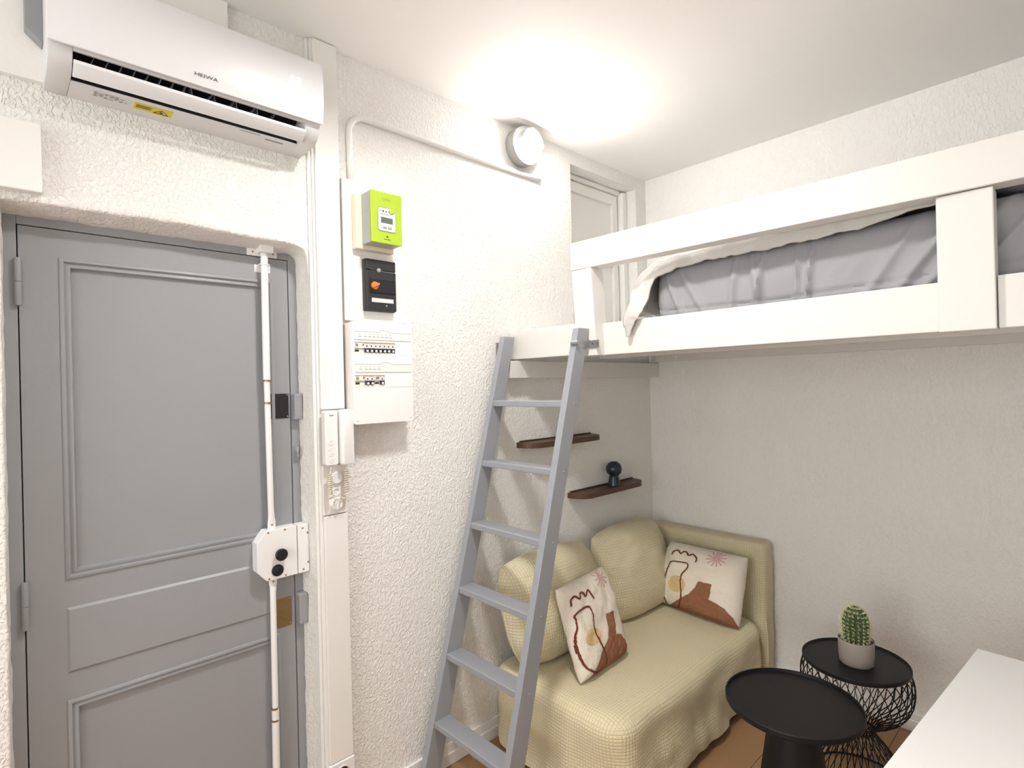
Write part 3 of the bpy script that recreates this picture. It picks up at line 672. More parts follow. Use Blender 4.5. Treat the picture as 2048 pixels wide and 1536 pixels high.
# wall lamp
LY, LZ = 1.975, 2.862
wlp = thing('wall_lamp', 'round grey wall lamp with glowing opal globe near the ceiling', 'wall lamp', (0, LY, LZ))
mesh_obj('housing', MB().lathe((LY, LZ), [(0.088, 0.0), (0.094, 0.004), (0.095, 0.05), (0.092, 0.058), (0.084, 0.058), (0.082, 0.04), (0.001, 0.04)], axis='x', n=48), m_lampgrey, wlp, smooth=40)
gl = [(0.080, 0.042), (0.079, 0.056), (0.071, 0.064), (0.066, 0.072), (0.0655, 0.090), (0.061, 0.103), (0.048, 0.114), (0.028, 0.121), (0.001, 0.123)]
mesh_obj('globe', MB().lathe((LY, LZ), gl, axis='x', n=48), m_glow, wlp, smooth=180)
mesh_obj('hood', MB().lathe((LY, LZ), [(0.0675, 0.066), (0.0685, 0.108), (0.0708, 0.108), (0.0720, 0.063), (0.094, 0.0605), (0.094, 0.0585), (0.0725, 0.0605)], axis='x', n=30, a0=math.radians(-10), a1=math.radians(170)), m_lampgrey, wlp, smooth=40)

LX_, LY_, LZ_ = LAMP_POS
cl = thing('ceiling_light', 'flush round ceiling light in front of the air conditioner', 'ceiling light', (LX_, LY_, CEIL))
mesh_obj('light_cutoff_rim', MB().lathe((LX_, LY_), [(0.113, CEIL), (0.113, LZ_+0.002), (0.111, LZ_), (0.109, LZ_+0.002), (0.109, CEIL)], n=48, cap=False), m_lampgrey, cl, smooth=40)  # deep rim added to hold the lamp's light off the upper walls
mesh_obj('diffuser', MB().lathe((LX_, LY_), [(0.107, CEIL-0.001), (0.107, LZ_+0.043), (0.103, LZ_+0.039), (0.05, LZ_+0.038), (0.0005, LZ_+0.038)], n=40, cap=False), m_glow2, cl, smooth=40)

# ------------------------------------------------------------------ loft bed
bed = thing('loft_bed', 'white painted wooden loft bed spanning the corner above the sofa', 'loft bed', (1.4, 2.5, 1.785))
YR = 1.90
BX1 = XR-0.005
mesh_obj('front_rail', MB().box((0.555, YR, 1.783), (1.706, YR+0.05, 1.919), 0.003), m_bed, bed)
mesh_obj('front_rail', MB().box((1.826, YR+0.012, 1.783), (BX1, YR+0.055, 1.921), 0.003), m_bed, bed)
mesh_obj('rail_batten', MB().box((0.555, YR+0.0505, 1.860), (1.70, YR+0.07, 1.889), 0.002), m_bed, bed)
sr = MB().box((0.006, 1.868, 1.790), (0.442, 1.915, 1.918), 0.003); mesh_obj('short_rail', sr, m_bed, bed)
mesh_obj('short_rail_cap', MB().box((0.006, 1.872, 1.9185), (0.438, 1.915, 1.928), 0.002), m_bed, bed)
# left post leans very slightly, its foot is a little further right
q = MB().box((0, 1.842, 1.781), (0.106, 1.925, 2.153), 0.003); q.v = [(v[0]+0.462-(v[2]-1.781)*0.055, v[1], v[2]) for v in q.v]
mesh_obj('post', q, m_bed, bed)
mesh_obj('post', MB().box((1.704, 1.892, 1.781), (1.824, 1.962, 2.151), 0.003), m_bed, bed)
q = MB().box((0.440, 0, 2.153), (BX1, 0.068, 2.272), 0.003); q.v = [(v[0], v[1]+1.838+(v[0]-0.44)*0.033, v[2]) for v in q.v]
mesh_obj('guard_rail', q, m_bed, bed)
mesh_obj('wall_ledger', MB().box((0.001, 1.815, 1.698), (0.070, YB-0.002, 1.782), 0.003), m_bed, bed)
mesh_obj('back_ledger', MB().box((0.07, YB-0.05, 1.79), (BX1, YB-0.002, 1.85), 0.003), m_bed, bed)
xs = 0.012
while xs < BX1-0.05:
    x1 = min(xs+0.20, BX1); mesh_obj('platform_board', MB().box((xs, 1.955 if xs > 0.45 else 1.93, 1.852), (x1, YB-0.002, 1.874), 0.002), m_bed, bed); xs += 0.208
mesh_obj('cross_bar', MB().box((0.075, 2.5, 1.80), (BX1, 2.545, 1.851), 0.002), m_bed, bed)

# mattress with creased grey fitted sheet
def mattress():
    x0, x1, y0, y1, z0, z1 = 0.760, BX1-0.02, 1.999, YB-0.03, 1.876, 2.150
    nx, nz, ny = 260, 40, 20
    folds = []
    random.seed(11)
    for fx, sl in ((0.90, -.25), (1.00, -.35), (1.07, .1), (1.16, .12), (1.19, -.08), (1.30, .05), (1.33, .1), (1.48, .45), (1.56, .5), (1.62, .6), (1.72, .55), (1.85, .4), (1.95, .3), (2.1, .2)):
        folds.append((fx, sl, random.uniform(0.008, 0.018), random.uniform(0.010, 0.019)))
    def prof(s):
        # s 0..1 from bottom front up the front face over the edge to the back of the top -> (y, z, normal weight)
        R_ = 0.045; H = z1-z0
        L1 = H-R_*2; L2 = math.pi/2*R_; L3 = y1-y0-R_*2; tot = L2+L1+L2+L3
        d = s*tot
        if d < L2: a = d/R_; return y0+R_-R_*math.sin(a), z0+R_-R_*math.cos(a), -math.sin(a), -math.cos(a)
        d -= L2
        if d < L1: return y0, z0+R_+d, -1, 0
        d -= L1
        if d < L2: a = d/R_; return y0+R_-R_*math.cos(a), z1-R_+R_*math.sin(a), -math.cos(a), math.sin(a)
        d -= L2; return y0+R_+d, z1, 0, 1
    ss = [i/60*0.34 for i in range(61)]+[0.34+0.66*i/12 for i in range(1, 13)]
    vs = []; fs = []
    for i in range(nx+1):
        x = x0+(x1-x0)*i/nx; ex = 1.0
        e0 = min(1, (x-x0)/0.05); pinch = math.sqrt(max(0.0, 1-(1-e0)**2))
        for s in ss:
            y, z, ny_, nz_ = prof(s)
            zz = z0+(z1-z0)/2+(z-z0-(z1-z0)/2)*(0.55+0.45*pinch); yy_ = y+(1-pinch)*0.04*(1 if ny_ < 0 else 0)
            h = 0
            for fx, sl, wd, am in folds:
                dd = (x-fx)-(z-z0)*sl*1.5
                h += am*math.exp(-(dd/wd)**2)*min(1, max(0, (z1-z)/0.12+0.25))
            h += 0.006*noise.noise(Vector((x*7, y*7, z*9)))+0.003*noise.noise(Vector((x*22-z*14, 3, z*10)))
            # bottom seam of the sheet
            h += -0.006*math.exp(-((z-z0-0.075-0.01*math.sin(x*4))/0.006)**2)
            bul = 0.014*math.sin(math.pi*min(1, max(0, (z-z0)/(z1-z0))))
            vs.append((x, yy_+ny_*(h+bul), zz+nz_*h))
    k = len(ss)
    for i in range(nx):
        for j in range(k-1): fs.append((i*k+j, i*k+j+1, (i+1)*k+j+1, (i+1)*k+j))
    fs.append(tuple(range(k))); fs.append(tuple(nx*k+j for j in range(k))[::-1])
    return MB().add(vs, fs)
tag(mesh_obj('mattress', mattress(), m_sheet, smooth=60, origin=(1.7, 2.5, 1.875)), 'mattress in a creased grey fitted sheet on the loft bed', 'mattress')

def cr(p, t):
    # catmull-rom through list of vectors, t 0..1
    n = len(p)-1; f = min(t*n, n-1e-6); i = int(f); u = f-i
    a, b_, c_, d_ = p[max(i-1, 0)], p[i], p[i+1], p[min(i+2, n)]
    return 0.5*((2*b_)+(c_-a)*u+(2*a-5*b_+4*c_-d_)*u*u+(3*b_-a-3*c_+d_)*u**3)
def duvet():
    V = Vector
    Fr = [V(p) for p in ((1.775, 1.955, 2.153), (1.693, 1.955, 2.147), (1.48, 1.953, 2.120), (1.33, 1.952, 2.113), (1.13, 1.95, 2.108), (1.0, 1.95, 2.113), (.91, 1.95, 2.104), (.817, 1.945, 2.088), (.785, 1.935, 2.055), (.768, 1.925, 1.99), (.764, 1.888, 1.942), (.735, 1.880, 1.905), (.707, 1.878, 1.850))]
    Mi = [V(p) for p in ((1.775, 1.962, 2.178), (1.693, 1.962, 2.172), (1.48, 1.962, 2.160), (1.33, 1.962, 2.157), (1.13, 1.962, 2.152), (1.0, 1.962, 2.144), (.88, 1.962, 2.130), (.785, 1.960, 2.115), (.745, 1.945, 2.075), (.730, 1.928, 2.01), (.728, 1.882, 1.948), (.706, 1.872, 1.906), (.703, 1.874, 1.850))]
    Bk = [V(p) for p in ((1.775, 2.15, 2.248), (1.693, 2.15, 2.245), (1.48, 2.15, 2.24), (1.33, 2.15, 2.235), (1.13, 2.15, 2.232), (1.0, 2.15, 2.225), (.87, 2.12, 2.205), (.735, 2.05, 2.165), (.678, 2.0, 2.10), (.668, 1.968, 2.035), (.700, 1.900, 1.98), (.686, 1.876, 1.922), (.699, 1.875, 1.851))]
    B2 = [V(p) for p in ((1.775, 2.9, 2.2), (1.693, 2.9, 2.2), (1.48, 2.9, 2.2), (1.33, 2.9, 2.2), (1.13, 2.9, 2.2), (1.0, 2.85, 2.2), (.87, 2.7, 2.19), (.76, 2.35, 2.12), (.755, 2.12, 1.99), (.765, 2.03, 1.93), (.765, 1.99, 1.928), (.725, 1.915, 1.932), (.699, 1.879, 1.853))]
    nu, nv = 190, 36; vs = []; fs = []
    for i in range(nu+1):
        t = i/nu; f_, mi, bk, b2 = cr(Fr, t), cr(Mi, t), cr(Bk, t), cr(B2, t)
        for j in range(nv+1):
            s = j/nv
            if s < 0.3: p = f_.lerp(mi, s/0.3)
            elif s < 0.75:
                u = (s-0.3)/0.45; p = mi.lerp(bk, u); p.y += 0.012*math.sin(math.pi*min(1, u*3)) if t < 0.6 else 0.004*math.sin(math.pi*u)
            else: p = bk.lerp(b2, (s-0.75)/0.25)
            a = 0.008*noise.noise(V((p.x*14, p.y*18, p.z*18)))+0.0055*noise.noise(V((p.x*36+p.z*20, p.y*30, p.z*36)))
            a *= min(1, (1-t)*14) if t > .93 else 1
            vs.append((p.x-a*0.6, p.y-abs(a)*0.5, p.z+(a if t < .6 else a*0.4)))
    k = nv+1
    for i in range(nu):
        for j in range(nv): fs.append((i*k+j, i*k+j+1, (i+1)*k+j+1, (i+1)*k+j))
    return MB().add(vs, fs)
dv = tag(mesh_obj('duvet', duvet(), m_duvet, smooth=180, origin=(1.4, 2.4, 2.12)), 'pale grey duvet hanging over the rail at the end of the loft bed', 'duvet')
sm = dv.modifiers.new('thickness', 'SOLIDIFY'); sm.thickness = 0.006; sm.offset = 1

# ------------------------------------------------------------------ cushions and pillows
def cushion_fn(corners, thick, pw=4.0, rnd=0.0, pinch=0.0, bias=0.5, wob=0.004, seed=0, sag=0.0):
    bl, br, tr, tl = [Vector(c) for c in corners]
    nrm = (br-bl).cross(tl-bl).normalized()
    def fn(u, v, side):
        uu = u*(1-rnd*v*v*abs(v))*(1-pinch*(1-v*v)); vv = v*(1-rnd*u*u*abs(u))*(1-pinch*(1-u*u))
        a, b_ = (uu+1)/2, (vv+1)/2
        p = bl*(1-a)*(1-b_)+br*a*(1-b_)+tr*a*b_+tl*(1-a)*b_
        h = max(0.0, (1-abs(u)**pw))**0.5*max(0.0, (1-abs(v)**pw))**0.5
        h *= thick*(bias if side > 0 else 1-bias)*(1-sag*v)
        w_ = wob*noise.noise(Vector((u*3+seed, v*3, side*2.0)))+wob*0.4*noise.noise(Vector((u*9+seed, v*9, side*2.0)))
        return p+nrm*(side*(h+w_*min(1, h/0.02)))
    return fn, nrm
def cushion_mb(fn, n=48):
    vs = []; fs = []; k = n+1
    def g(i): t = -1+2*i/n; return math.copysign(1-(1-abs(t))**1.35, t) if False else math.sin(t*math.pi/2)
    for side in (1, -1):
        off = len(vs)
        for i in range(k):
            for j in range(k): vs.append(fn(g(i), g(j), side))
        for i in range(n):
            for j in range(n):
                q = (off+i*k+j, off+(i+1)*k+j, off+(i+1)*k+j+1, off+i*k+j+1); fs.append(q if side > 0 else q[::-1])
    mb = MB().add(vs, fs)
    bm = bmesh.new(); bv = [bm.verts.new(v) for v in mb.v]
    for f in mb.f: bm.faces.new([bv[i] for i in f])
    bmesh.ops.remove_doubles(bm, verts=bm.verts, dist=0.0004)
    return MB().bm(bm)

# ------------------------------------------------------------------ sofa
sofa = thing('sofa', 'low beige waffle-fabric sofa in the corner under the loft bed', 'sofa', (0.4, 2.4, 0))
def soft_block(x0, x1, y0, y1, z0, z1, rc, re, flare=0.0, wr=0.0, seed=0.0, sag=0.0, n=56, skew=0.0, dens=14):
    # rounded block: rings from the bottom hem up the sides, over the edge, to the middle of the top
    def ring(ins, m_=n):
        a0, a1, b0, b1 = x0+ins, x1-ins, y0+ins, y1-ins; r = max(rc-ins, 0.004)
        pts = []
        L = [('l', (a1, b0+r), (a1, b1-r)), ('c', (a1-r, b1-r), 0), ('l', (a1-r, b1), (a0+r, b1)), ('c', (a0+r, b1-r), 90), ('l', (a0, b1-r), (a0, b0+r)), ('c', (a0+r, b0+r), 180), ('l', (a0+r, b0), (a1-r, b0)), ('c', (a1-r, b0+r), 270)]
        for s_ in L:
            if s_[0] == 'l':
                for i in range(m_): t = i/m_; pts.append((s_[1][0]+(s_[2][0]-s_[1][0])*t, s_[1][1]+(s_[2][1]-s_[1][1])*t))
            else:
                for i in range(dens): t = math.radians(s_[2]+90*i/dens); pts.append((s_[1][0]+r*math.cos(t), s_[1][1]+r*math.sin(t)))
        return pts
    rings = []
    H = z1-re-z0
    for i in range(17):
        t = i/16; rings.append((-flare*(1-t)**2, z0+H*t, t))
    for i in range(1, 9):
        a = math.pi/2*i/8; rings.append((re-re*math.cos(a), z1-re+re*math.sin(a), 1))
    mn = min(x1-x0, y1-y0)/2-re-0.006
    for i in range(1, 11): rings.append((re+mn*i/10, z1, 1))
    vs = []; k = None
    for ins, z, t in rings:
        r_ = ring(ins); k = len(r_)
        for (px, py) in r_:
            d = 0
            if wr > 0:
                fall = (1-t) if t < 1 else 0
                d = wr*(noise.noise(Vector((px*5+seed, py*5, z*9)))*(0.4+0.8*fall)+0.55*noise.noise(Vector((px*13+seed, py*13, z*5)))*fall)
            cx, cy = (x0+x1)/2, (y0+y1)/2
            nx_, ny_ = (px-cx)/(x1-x0)*2, (py-cy)/(y1-y0)*2
            l_ = math.hypot(nx_, ny_) or 1
            sg = 0
            if ins > re: sg = -sag*math.sin(min(1, (ins-re)/mn*1.2)*math.pi/2)
            vs.append((px+d*nx_/l_, py+d*ny_/l_, z+sg+(d*0.3 if t == 1 else 0)))
    fs = []
    for j in range(len(rings)-1):
        for i in range(k): fs.append((j*k+i, j*k+(i+1) % k, (j+1)*k+(i+1) % k, (j+1)*k+i))
    fs.append(tuple((len(rings)-1)*k+i for i in range(k)))
    return MB().add(vs, fs)
mesh_obj('seat', soft_block(0.030, 0.775, 1.655, 2.985, 0.045, 0.388, 0.125, 0.075, flare=0.012, wr=0.026, seed=3.0, sag=-0.004), m_sofa, sofa, smooth=180)
mesh_obj('armrest', soft_block(0.030, 0.768, 2.972, 3.104, 0.05, 0.782, 0.035, 0.03, wr=0.010, seed=9.0), m_sofa, sofa, smooth=180)
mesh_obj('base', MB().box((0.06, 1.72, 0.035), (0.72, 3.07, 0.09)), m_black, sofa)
for x in (0.09, 0.68):
    for y in (1.76, 3.03): mesh_obj('foot', MB().cyl((x, y), 0.022, 0.0, 0.06, n=16, r2=0.028), m_blackmetal, sofa)
# hem and corner seams of the cover
mesh_obj('corner_seam', MB().tube([(0.772, 2.97, 0.06), (0.779, 2.968, 0.20), (0.776, 2.966, 0.34), (0.768, 2.966, 0.40)], 0.005, 6), m_sofa, sofa, smooth=180)

def back_cushion(label, corners, thick, seed):
    fn, nr = cushion_fn(corners, thick, pw=3.0, rnd=0.13, bias=0.55, wob=0.008, seed=seed, sag=0.10)
    o = tag(mesh_obj('back_cushion', cushion_mb(fn, 56), m_cush, smooth=180, origin=corners[0]), label, 'cushion', 'sofa back cushions')
    pts = [fn(math.copysign(min(1, abs(math.sin(math.pi*0.5*a))), a), b_, 1) for a, b_ in [(-1+2*i/30, -1) for i in range(30)]+[(1, -1+2*i/30) for i in range(30)]+[(1-2*i/30, 1) for i in range(30)]+[(-1, 1-2*i/30) for i in range(30)]]
    mesh_obj('piping', MB().tube(pts, 0.004, 6, closed=True), m_cush, o, smooth=180)
    return o
back_cushion('beige sofa back cushion behind the ladder, nearer the door', [(0.235, 1.66, 0.385), (0.235, 2.33, 0.40), (0.115, 2.29, 0.855), (0.125, 1.62, 0.865)], 0.21, 1.0)
back_cushion('beige sofa back cushion in the corner beside the armrest', [(0.245, 2.32, 0.385), (0.245, 2.93, 0.385), (0.115, 2.955, 0.86), (0.115, 2.29, 0.86)], 0.20, 5.0)

def seg_dist(p, a, b_):
    ax, ay = a; bx, by = b_; dx, dy = bx-ax, by-ay; t = max(0, min(1, ((p[0]-ax)*dx+(p[1]-ay)*dy)/(dx*dx+dy*dy+1e-12)))
    return math.hypot(p[0]-ax-dx*t, p[1]-ay-dy*t)
def poly_in(p, poly):
    c = False; n = len(poly); j = n-1
    for i in range(n):
        if (poly[i][1] > p[1]) != (poly[j][1] > p[1]) and p[0] < (poly[j][0]-poly[i][0])*(p[1]-poly[i][1])/(poly[j][1]-poly[i][1])+poly[i][0]: c = not c
        j = i
    return c
def smooth_line(pts, n=8):
    P_ = [Vector((a, b_, 0)) for a, b_ in pts]; m_ = (len(P_)-1)*n
    return [tuple(cr(P_, i/m_)[:2]) for i in range(m_+1)]
def line_mask(pts, wd):
    return lambda p: min(seg_dist(p, pts[i], pts[i+1]) for i in range(len(pts)-1)) < wd
def throw_pillow(label, corners, thick, motifs, seed):
    fn, nr = cushion_fn(corners, thick, pw=5.0, rnd=0.035, pinch=0.030, bias=0.62, wob=0.009, seed=seed)
    o = tag(mesh_obj('throw_pillow', cushion_mb(fn, 56), m_pillow, smooth=180, origin=corners[0]), label, 'pillow', 'printed throw pillows')
    G = 190
    gridp = {}
    def P_(i, j, off):
        key = (i, j)
        if key not in gridp: gridp[key] = fn(-1+2*i/G, -1+2*j/G, 1)
        return gridp[key]+nr*off
    for nm, mt, mask, off, bb in motifs:
        vs = []; fs = []; idx = {}
        def vid(i, j):
            if (i, j) not in idx: idx[(i, j)] = len(vs); vs.append(P_(i, j, off))
            return idx[(i, j)]
        for i in range(max(0, int(bb[0]*G)), min(G, int(bb[1]*G)+1)):
            for j in range(max(0, int(bb[2]*G)), min(G, int(bb[3]*G)+1)):
                if mask(((i+.5)/G, (j+.5)/G)): fs.append((vid(i, j), vid(i+1, j), vid(i+1, j+1), vid(i, j+1)))
        if fs:
            mo = mesh_obj(nm, MB().add(vs, fs), mt, o, smooth=180)
    return o
def petals(cx, cy, r, n, wd, rot=0.3):
    L_ = []
    for k in range(n):
        a = rot+2*math.pi*k/n; L_.append(((cx+r*0.15*math.cos(a), cy+r*0.15*math.sin(a)), (cx+r*math.cos(a), cy+r*math.sin(a))))
    return lambda p: any(seg_dist(p, a, b_) < wd for a, b_ in L_)
def disc(cx, cy, rx, ry): return lambda p: ((p[0]-cx)/rx)**2+((p[1]-cy)/ry)**2 < 1
sq = smooth_line([(.065, .775), (.09, .83), (.155, .845), (.203, .80), (.25, .85), (.29, .845), (.335, .795), (.38, .842), (.41, .83), (.46, .73)], 6)
ol = smooth_line([(.40, .012), (.29, .012), (.17, .045), (.075, .115), (.03, .20), (.018, .29), (.018, .38), (.03, .464), (.068, .55), (.076, .61), (.066, .66), (.16, .685), (.30, .685), (.34, .65), (.338, .60), (.332, .52), (.32, .43), (.342, .30), (.389, .20), (.425, .095), (.44, .012)], 6)
vz = [(.13, -.01), (.19, .05), (.236, .087), (.309, .165), (.392, .209), (.518, .272), (.58, .38), (.615, .51), (.765, .50), (.72, .36), (.70, .262), (.79, .235), (.90, .12), (1.01, .05), (1.01, -.01)]
throw_pillow('cream pillow with rust vase motif standing at the middle of the sofa', [(0.487, 1.778, 0.395), (0.462, 2.15, 0.395), (0.270, 2.225, 0.748), (0.300, 1.835, 0.74)], 0.10, [
    ('tufted_vase', m_rust, lambda p: poly_in(p, vz), 0.0025, (.1, 1, 0, .55)),
    ('tufted_sun', m_ochre, disc(.265, .372, .145, .082), 0.002, (.1, .45, .27, .48)),
    ('stitched_outline', m_rustline, line_mask(ol, .010), 0.0038, (0, .48, 0, .72)),
    ('stitched_wave', m_rustline, line_mask(sq, .011), 0.003, (.03, .5, .68, .88)),
    ('stitched_flower', m_pink, petals(.73, .905, .12, 11, .009), 0.002, (.55, .9, .75, 1))], 2.0)
sq2 = smooth_line([(.155, .82), (.176, .874), (.226, .894), (.274, .858), (.303, .90), (.344, .894), (.375, .857), (.421, .888), (.483, .845), (.486, .79)], 6)
ol2 = smooth_line([(.33, .012), (.22, .012), (.19, .10), (.158, .20), (.136, .33), (.136, .45), (.159, .66), (.19, .71), (.27, .727), (.348, .737), (.392, .722), (.390, .643), (.350, .562), (.350, .47), (.367, .379), (.395, .215), (.36, .05)], 6)
vz2 = [(.20, -.01), (.24, .03), (.30, .095), (.40, .21), (.477, .298), (.531, .407), (.558, .519), (.722, .527), (.724, .394), (.716, .309), (.80, .285), (.888, .247), (.967, .151), (1.0, .03), (1.0, -.01)]
throw_pillow('cream pillow with rust vase motif leaning on the sofa armrest', [(0.215, 2.79, 0.392), (0.735, 2.745, 0.388), (0.735, 2.872, 0.735), (0.270, 2.872, 0.738)], 0.13, [
    ('tufted_vase', m_rust, lambda p: poly_in(p, vz2), 0.0025, (.15, 1, 0, .6)),
    ('tufted_sun', m_ochre, disc(.308, .39, .112, .125), 0.002, (.15, .45, .2, .6)),
    ('stitched_outline', m_rustline, line_mask(ol2, .008), 0.0038, (.1, .45, 0, .78)),
    ('stitched_wave', m_rustline, line_mask(sq2, .010), 0.003, (.1, .55, .7, .95)),
    ('stitched_flower', m_pink, petals(.71, .90, .11, 12, .008), 0.002, (.55, .85, .75, 1))], 6.0)

fn, nr = cushion_fn([(1.785, 2.000, 2.205), (2.50, 2.000, 2.205), (2.50, 2.46, 2.245), (1.785, 2.46, 2.245)], 0.135, pw=5.0, rnd=0.01, bias=0.5, wob=0.012, seed=8)
tag(mesh_obj('bed_pillow', cushion_mb(fn, 40), m_sheet, smooth=180, origin=(2.17, 2.2, 2.1)), 'grey pillow on the loft bed at the right edge of the picture', 'pillow')

# ------------------------------------------------------------------ ladder
ld = thing('ladder', 'grey painted wooden ladder leaning on the loft bed', 'ladder', (0.29, 1.3, 0))
SL = 0.2775
def yfront(z): return 1.2465+SL*z
DEP = 0.088
ZT = 1.896
for x0, x1 in ((0.046, 0.078), (0.500, 0.532)):
    vs = []
    for x in (x0, x1):
        vs += [(x, yfront(0), 0), (x, yfront(0)+DEP, 0), (x, yfront(ZT)+DEP*0.78, ZT), (x, yfront(ZT), ZT)]
    bm = bmesh.new(); bv = [bm.verts.new(v) for v in vs]
    for f in ((0, 1, 2, 3), (7, 6, 5, 4), (0, 4, 5, 1), (1, 5, 6, 2), (2, 6, 7, 3), (3, 7, 4, 0)): bm.faces.new([bv[i] for i in f])
    bmesh.ops.recalc_face_normals(bm, faces=bm.faces); bmesh.ops.bevel(bm, geom=list(bm.edges), offset=0.0025, segments=2, profile=0.5, affect='EDGES')
    stl = mesh_obj('stile', MB().bm(bm), m_ladder, ld)
RZ = (1.595, 1.326, 1.058, 0.792, 0.528, 0.268)
for z in RZ:
    mesh_obj('rung', MB().box((0.076, yfront(z)+0.002, z-0.026), (0.502, yfront(z)+0.082, z), 0.003), m_ladder, ld)
    mesh_obj('bolt', MB().lathe((yfront(z)+0.045, z-0.012), [(0.0045, 0.530), (0.0045, 0.5335), (0.003, 0.5345), (0.0005, 0.5345)], axis='x', n=10), m_ladder, ld)
# bolt-on latch to the bed post
yb = 1.8415
br = MB().box((0.5325, yb-0.045, 1.815), (0.5355, yb-0.003, 1.848), 0.0008).box((0.5325, yb-0.004, 1.812), (0.585, yb-0.0005, 1.845), 0.0008)
bro = mesh_obj('latch_bracket', br, m_steel, ld)
mesh_obj('latch_bolt', MB().tube([(0.512, yfront(1.83)-0.006, 1.832), (0.545, yfront(1.83)-0.002, 1.832)], 0.009, 12), m_steel, ld, smooth=40)
for x in (0.552, 0.576): mesh_obj('screw', MB().lathe((x, 1.830), [(0.005, yb-0.006), (0.005, yb-0.004), (0.001, yb-0.0035)], axis='y', n=10), m_screw, bro)
hk = MB().box((0.0, 1.786, 1.805), (0.004, 1.803, 1.872), 0.001).tube([(0.004, 1.795, 1.86), (0.018, 1.795, 1.857), (0.022, 1.795, 1.845), (0.018, 1.795, 1.835)], 0.003, 6)
tag(mesh_obj('wall_hook', hk, m_steel, origin=(0, 1.795, 1.81)), 'small steel hook plate on the wall beside the top of the ladder', 'hook')

# ------------------------------------------------------------------ shelves and vase
def shelf(y0, y1, z0, z1, label):
    dp = 0.112; pts = [(0.001, y0), (0.012, y0)]
    r = 0.085
    for i in range(11):
        a = math.radians(180-90*i/10); pts.append((0.012+(dp-0.012)*math.sin(math.radians(9*i)), y0+r*(1-math.cos(math.radians(9*i)))*1.1))
    for i in range(11):
        a = math.radians(90-9*i); pts.append((0.012+(dp-0.012)*math.sin(a), y1-r*(1-math.cos(a))*1.1))
    pts += [(0.012, y1), (0.001, y1)]
    t = thing('wall_shelf', label, 'shelf', (0, (y0+y1)/2, z0), 'walnut wall shelves')
    mesh_obj('board', MB().prism(pts, z0, z1, 'z', 0.0012), m_walnut, t)
    mesh_obj('back_lip', MB().box((0.001, y0+0.02, z1), (0.010, y1-0.01, z1+0.007), 0.001), m_walnut, t)
    return t
shelf(1.908, 2.500, 1.350, 1.377, 'empty dark walnut shelf behind the ladder, the higher of two')
shelf(2.284, 2.900, 1.040, 1.068, 'dark walnut shelf carrying the navy vase, the lower of two')
vz_ = [(0.034, 0), (0.037, 0.002), (0.036, 0.010), (0.031, 0.035), (0.027, 0.054), (0.029, 0.062), (0.040, 0.072), (0.0455, 0.086), (0.0465, 0.098), (0.043, 0.114), (0.034, 0.127), (0.025, 0.134), (0.021, 0.137), (0.018, 0.136), (0.016, 0.128), (0.02, 0.118), (0.001, 0.10)]
tag(mesh_obj('vase', MB().lathe((0.062, 2.628), [(r, 1.068+z) for r, z in vz_], n=40), m_vase, smooth=50, origin=(0.062, 2.628, 1.068)), 'small dark navy vase with a round head on the lower shelf', 'vase')

# ------------------------------------------------------------------ side tables
TX, TY, TZ, TR = 1.222, 2.092, 0.497, 0.227
t1 = thing('pedestal_table', 'low black round side table on a solid tapered pedestal', 'side table', (TX, TY, 0))
mesh_obj('table_top', MB().lathe((TX, TY), [(0.02, TZ-0.020), (TR-0.006, TZ-0.018), (TR, TZ-0.012), (TR, TZ+0.004), (TR-0.002, TZ+0.006), (TR-0.005, TZ+0.004), (TR-0.007, TZ-0.006), (0.001, TZ-0.007)], n=72), m_blackmetal, t1, smooth=40)
mesh_obj('pedestal', MB().lathe((TX, TY), [(0.078, TZ-0.024), (0.086, 0.40), (0.100, 0.30), (0.118, 0.18), (0.136, 0.06), (0.145, 0.008), (0.145, 0.0)][::-1], n=56), m_blackmetal, t1, smooth=40)
WX, WY, WZ, WR = 1.296, 2.564, 0.502, 0.193
t2 = thing('wire_table', 'black round side table on a woven wire hourglass base, holding the cactus', 'side table', (WX, WY, 0))
mesh_obj('table_top', MB().lathe((WX, WY), [(0.02, WZ-0.014), (WR-0.005, WZ-0.014), (WR, WZ-0.009), (WR, WZ+0.003), (WR-0.003, WZ+0.005), (WR-0.006, WZ+0.002), (WR-0.008, WZ-0.003), (0.001, WZ-0.003)], n=72), m_blackmetal, t2, smooth=40)
wp = [(0.188, 0.486), (0.197, 0.46), (0.201, 0.43), (0.199, 0.39), (0.187, 0.35), (0.160, 0.312), (0.120, 0.282), (0.085, 0.262), (0.066, 0.24), (0.066, 0.218), (0.080, 0.195), (0.105, 0.165), (0.132, 0.125), (0.155, 0.08), (0.172, 0.035), (0.180, 0.004)]
wv = [Vector((r, z, 0)) for r, z in wp]
for sgn in (1, -1):
    pts = []
    for i in range(31):
        q = cr(wv, i/30); a = sgn*1.05*(i/30); pts.append((WX+q[0]*math.cos(a), WY+q[0]*math.sin(a), q[1]))
    w0 = mesh_obj('wire', MB().tube(pts, 0.0019, 4), m_blackmetal, t2)
    NW = 34
    for k in range(1, NW):
        c = w0.copy(); COL.objects.link(c); c.parent = t2; c.rotation_euler.z = 2*math.pi*k/NW
for r, z in ((0.180, 0.004), (0.066, 0.229)):
    mesh_obj('ring', MB().tube([(WX+r*math.cos(2*math.pi*i/48), WY+r*math.sin(2*math.pi*i/48), z) for i in range(48)], 0.0035, 6, closed=True), m_blackmetal, t2, smooth=180)

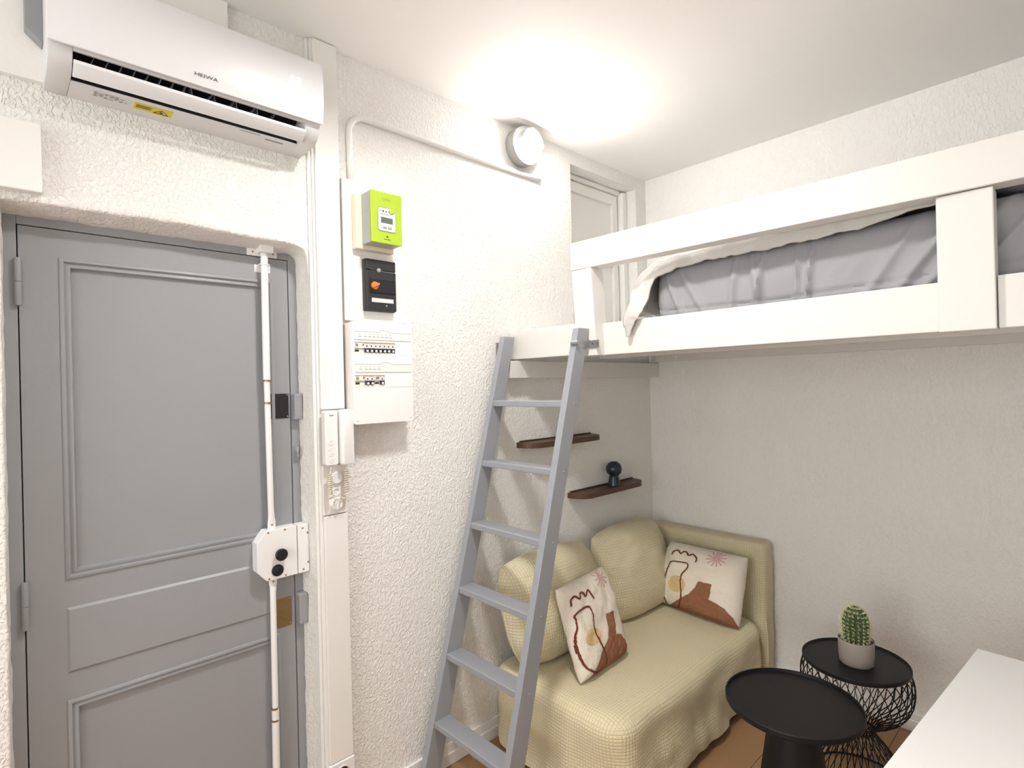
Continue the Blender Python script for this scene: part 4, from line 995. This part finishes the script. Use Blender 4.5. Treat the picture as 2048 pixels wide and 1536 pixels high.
# cactus
PX, PY, PZ = 1.306, 2.548, WZ-0.003
pc = thing('potted_cactus', 'small round spiny green cactus in a grey pot on the wire table', 'cactus', (PX, PY, PZ))
mesh_obj('pot', MB().lathe((PX, PY), [(0.055, PZ), (0.061, PZ+0.006), (0.0635, PZ+0.03), (0.065, PZ+0.097), (0.063, PZ+0.100), (0.060, PZ+0.097), (0.059, PZ+0.078), (0.001, PZ+0.078)], n=48), m_pot, pc, smooth=50)
mesh_obj('soil', MB().cyl((PX, PY), 0.0595, PZ+0.076, PZ+0.090, n=32), m_soil, pc)
cz0, ch, crad = PZ+0.075, 0.156, 0.0475; NR = 17
def cact(t, th):
    z = cz0+ch*t
    r = crad*(math.sqrt(max(0, 1-((t-0.55)/0.45)**2)) if t > 0.55 else (0.86+0.14*math.sin(t/0.55*math.pi/2)))
    k = 0.5+0.5*math.cos(NR*th); r *= 0.87+0.15*k
    return Vector((PX+r*math.cos(th), PY+r*math.sin(th), z))
vs = []; fs = []; NT, NS = NR*8, 26
for i in range(NS+1):
    t = (i/NS) if i < NS else 0.9999
    t = 1-(1-t)**1.25
    for j in range(NT): vs.append(cact(min(t, 0.9995), 2*math.pi*j/NT))
for i in range(NS):
    for j in range(NT): fs.append((i*NT+j, i*NT+(j+1) % NT, (i+1)*NT+(j+1) % NT, (i+1)*NT+j))
fs.append(tuple(NS*NT+j for j in range(NT)))
mesh_obj('stem', MB().add(vs, fs), m_cactus, pc, smooth=180)
sp = MB(); random.seed(5)
for rr in range(NR):
    th = 2*math.pi*rr/NR
    for a in range(11):
        t = 0.06+0.90*a/10; p = cact(t, th); out = (p-Vector((PX, PY, cz0+ch*0.45*min(1, t+.3)))).normalized()
        sp.lathe((0, 0), [(0.0005, -0.001), (0.0028, 0), (0.0005, 0.001)], n=5); nv = 15
        sp.v[-nv:] = [(p+Vector(v))[:] for v in sp.v[-nv:]]
        for s_ in range(10):
            d = (out+Vector((random.uniform(-1, 1), random.uniform(-1, 1), random.uniform(-1, 1)))*0.75).normalized()
            ln = random.uniform(0.010, 0.019); sd = d.cross(Vector((0.3, 0.5, 0.8))).normalized()*0.0008; s2 = d.cross(sd).normalized()*0.0008
            sp.add([p+sd, p-sd*0.5+s2, p-sd*0.5-s2, p+d*ln], [(0, 1, 3), (1, 2, 3), (2, 0, 3)])
so = mesh_obj('spines', sp, m_spine, pc); so['kind'] = 'stuff'

# ------------------------------------------------------------------ white table in the foreground
wt = thing('white_table', 'white laminate table top at the lower right corner', 'table', (1.95, 1.8, 0))
A = Vector((1.710, 2.377)); e1 = Vector((0.9975, -0.070)).normalized(); e2 = Vector((-0.080, -0.9968)).normalized()
def tp_(a, b_): return (A+e1*a+e2*b_)
tpoly = [tuple(tp_(*q)) for q in ((0, 0), (0.70, 0), (0.70, 1.25), (0, 1.25))]
mesh_obj('table_top', MB().prism(tpoly, 0.722, 0.750, 'z', 0.0015), m_table, wt)
for a, b_ in ((0.05, 0.05), (0.65, 0.05), (0.65, 1.20), (0.05, 1.20)):
    c = tp_(a, b_); mesh_obj('leg', MB().box((c.x-0.02, c.y-0.02, 0), (c.x+0.02, c.y+0.02, 0.722), 0.002), m_table, wt)
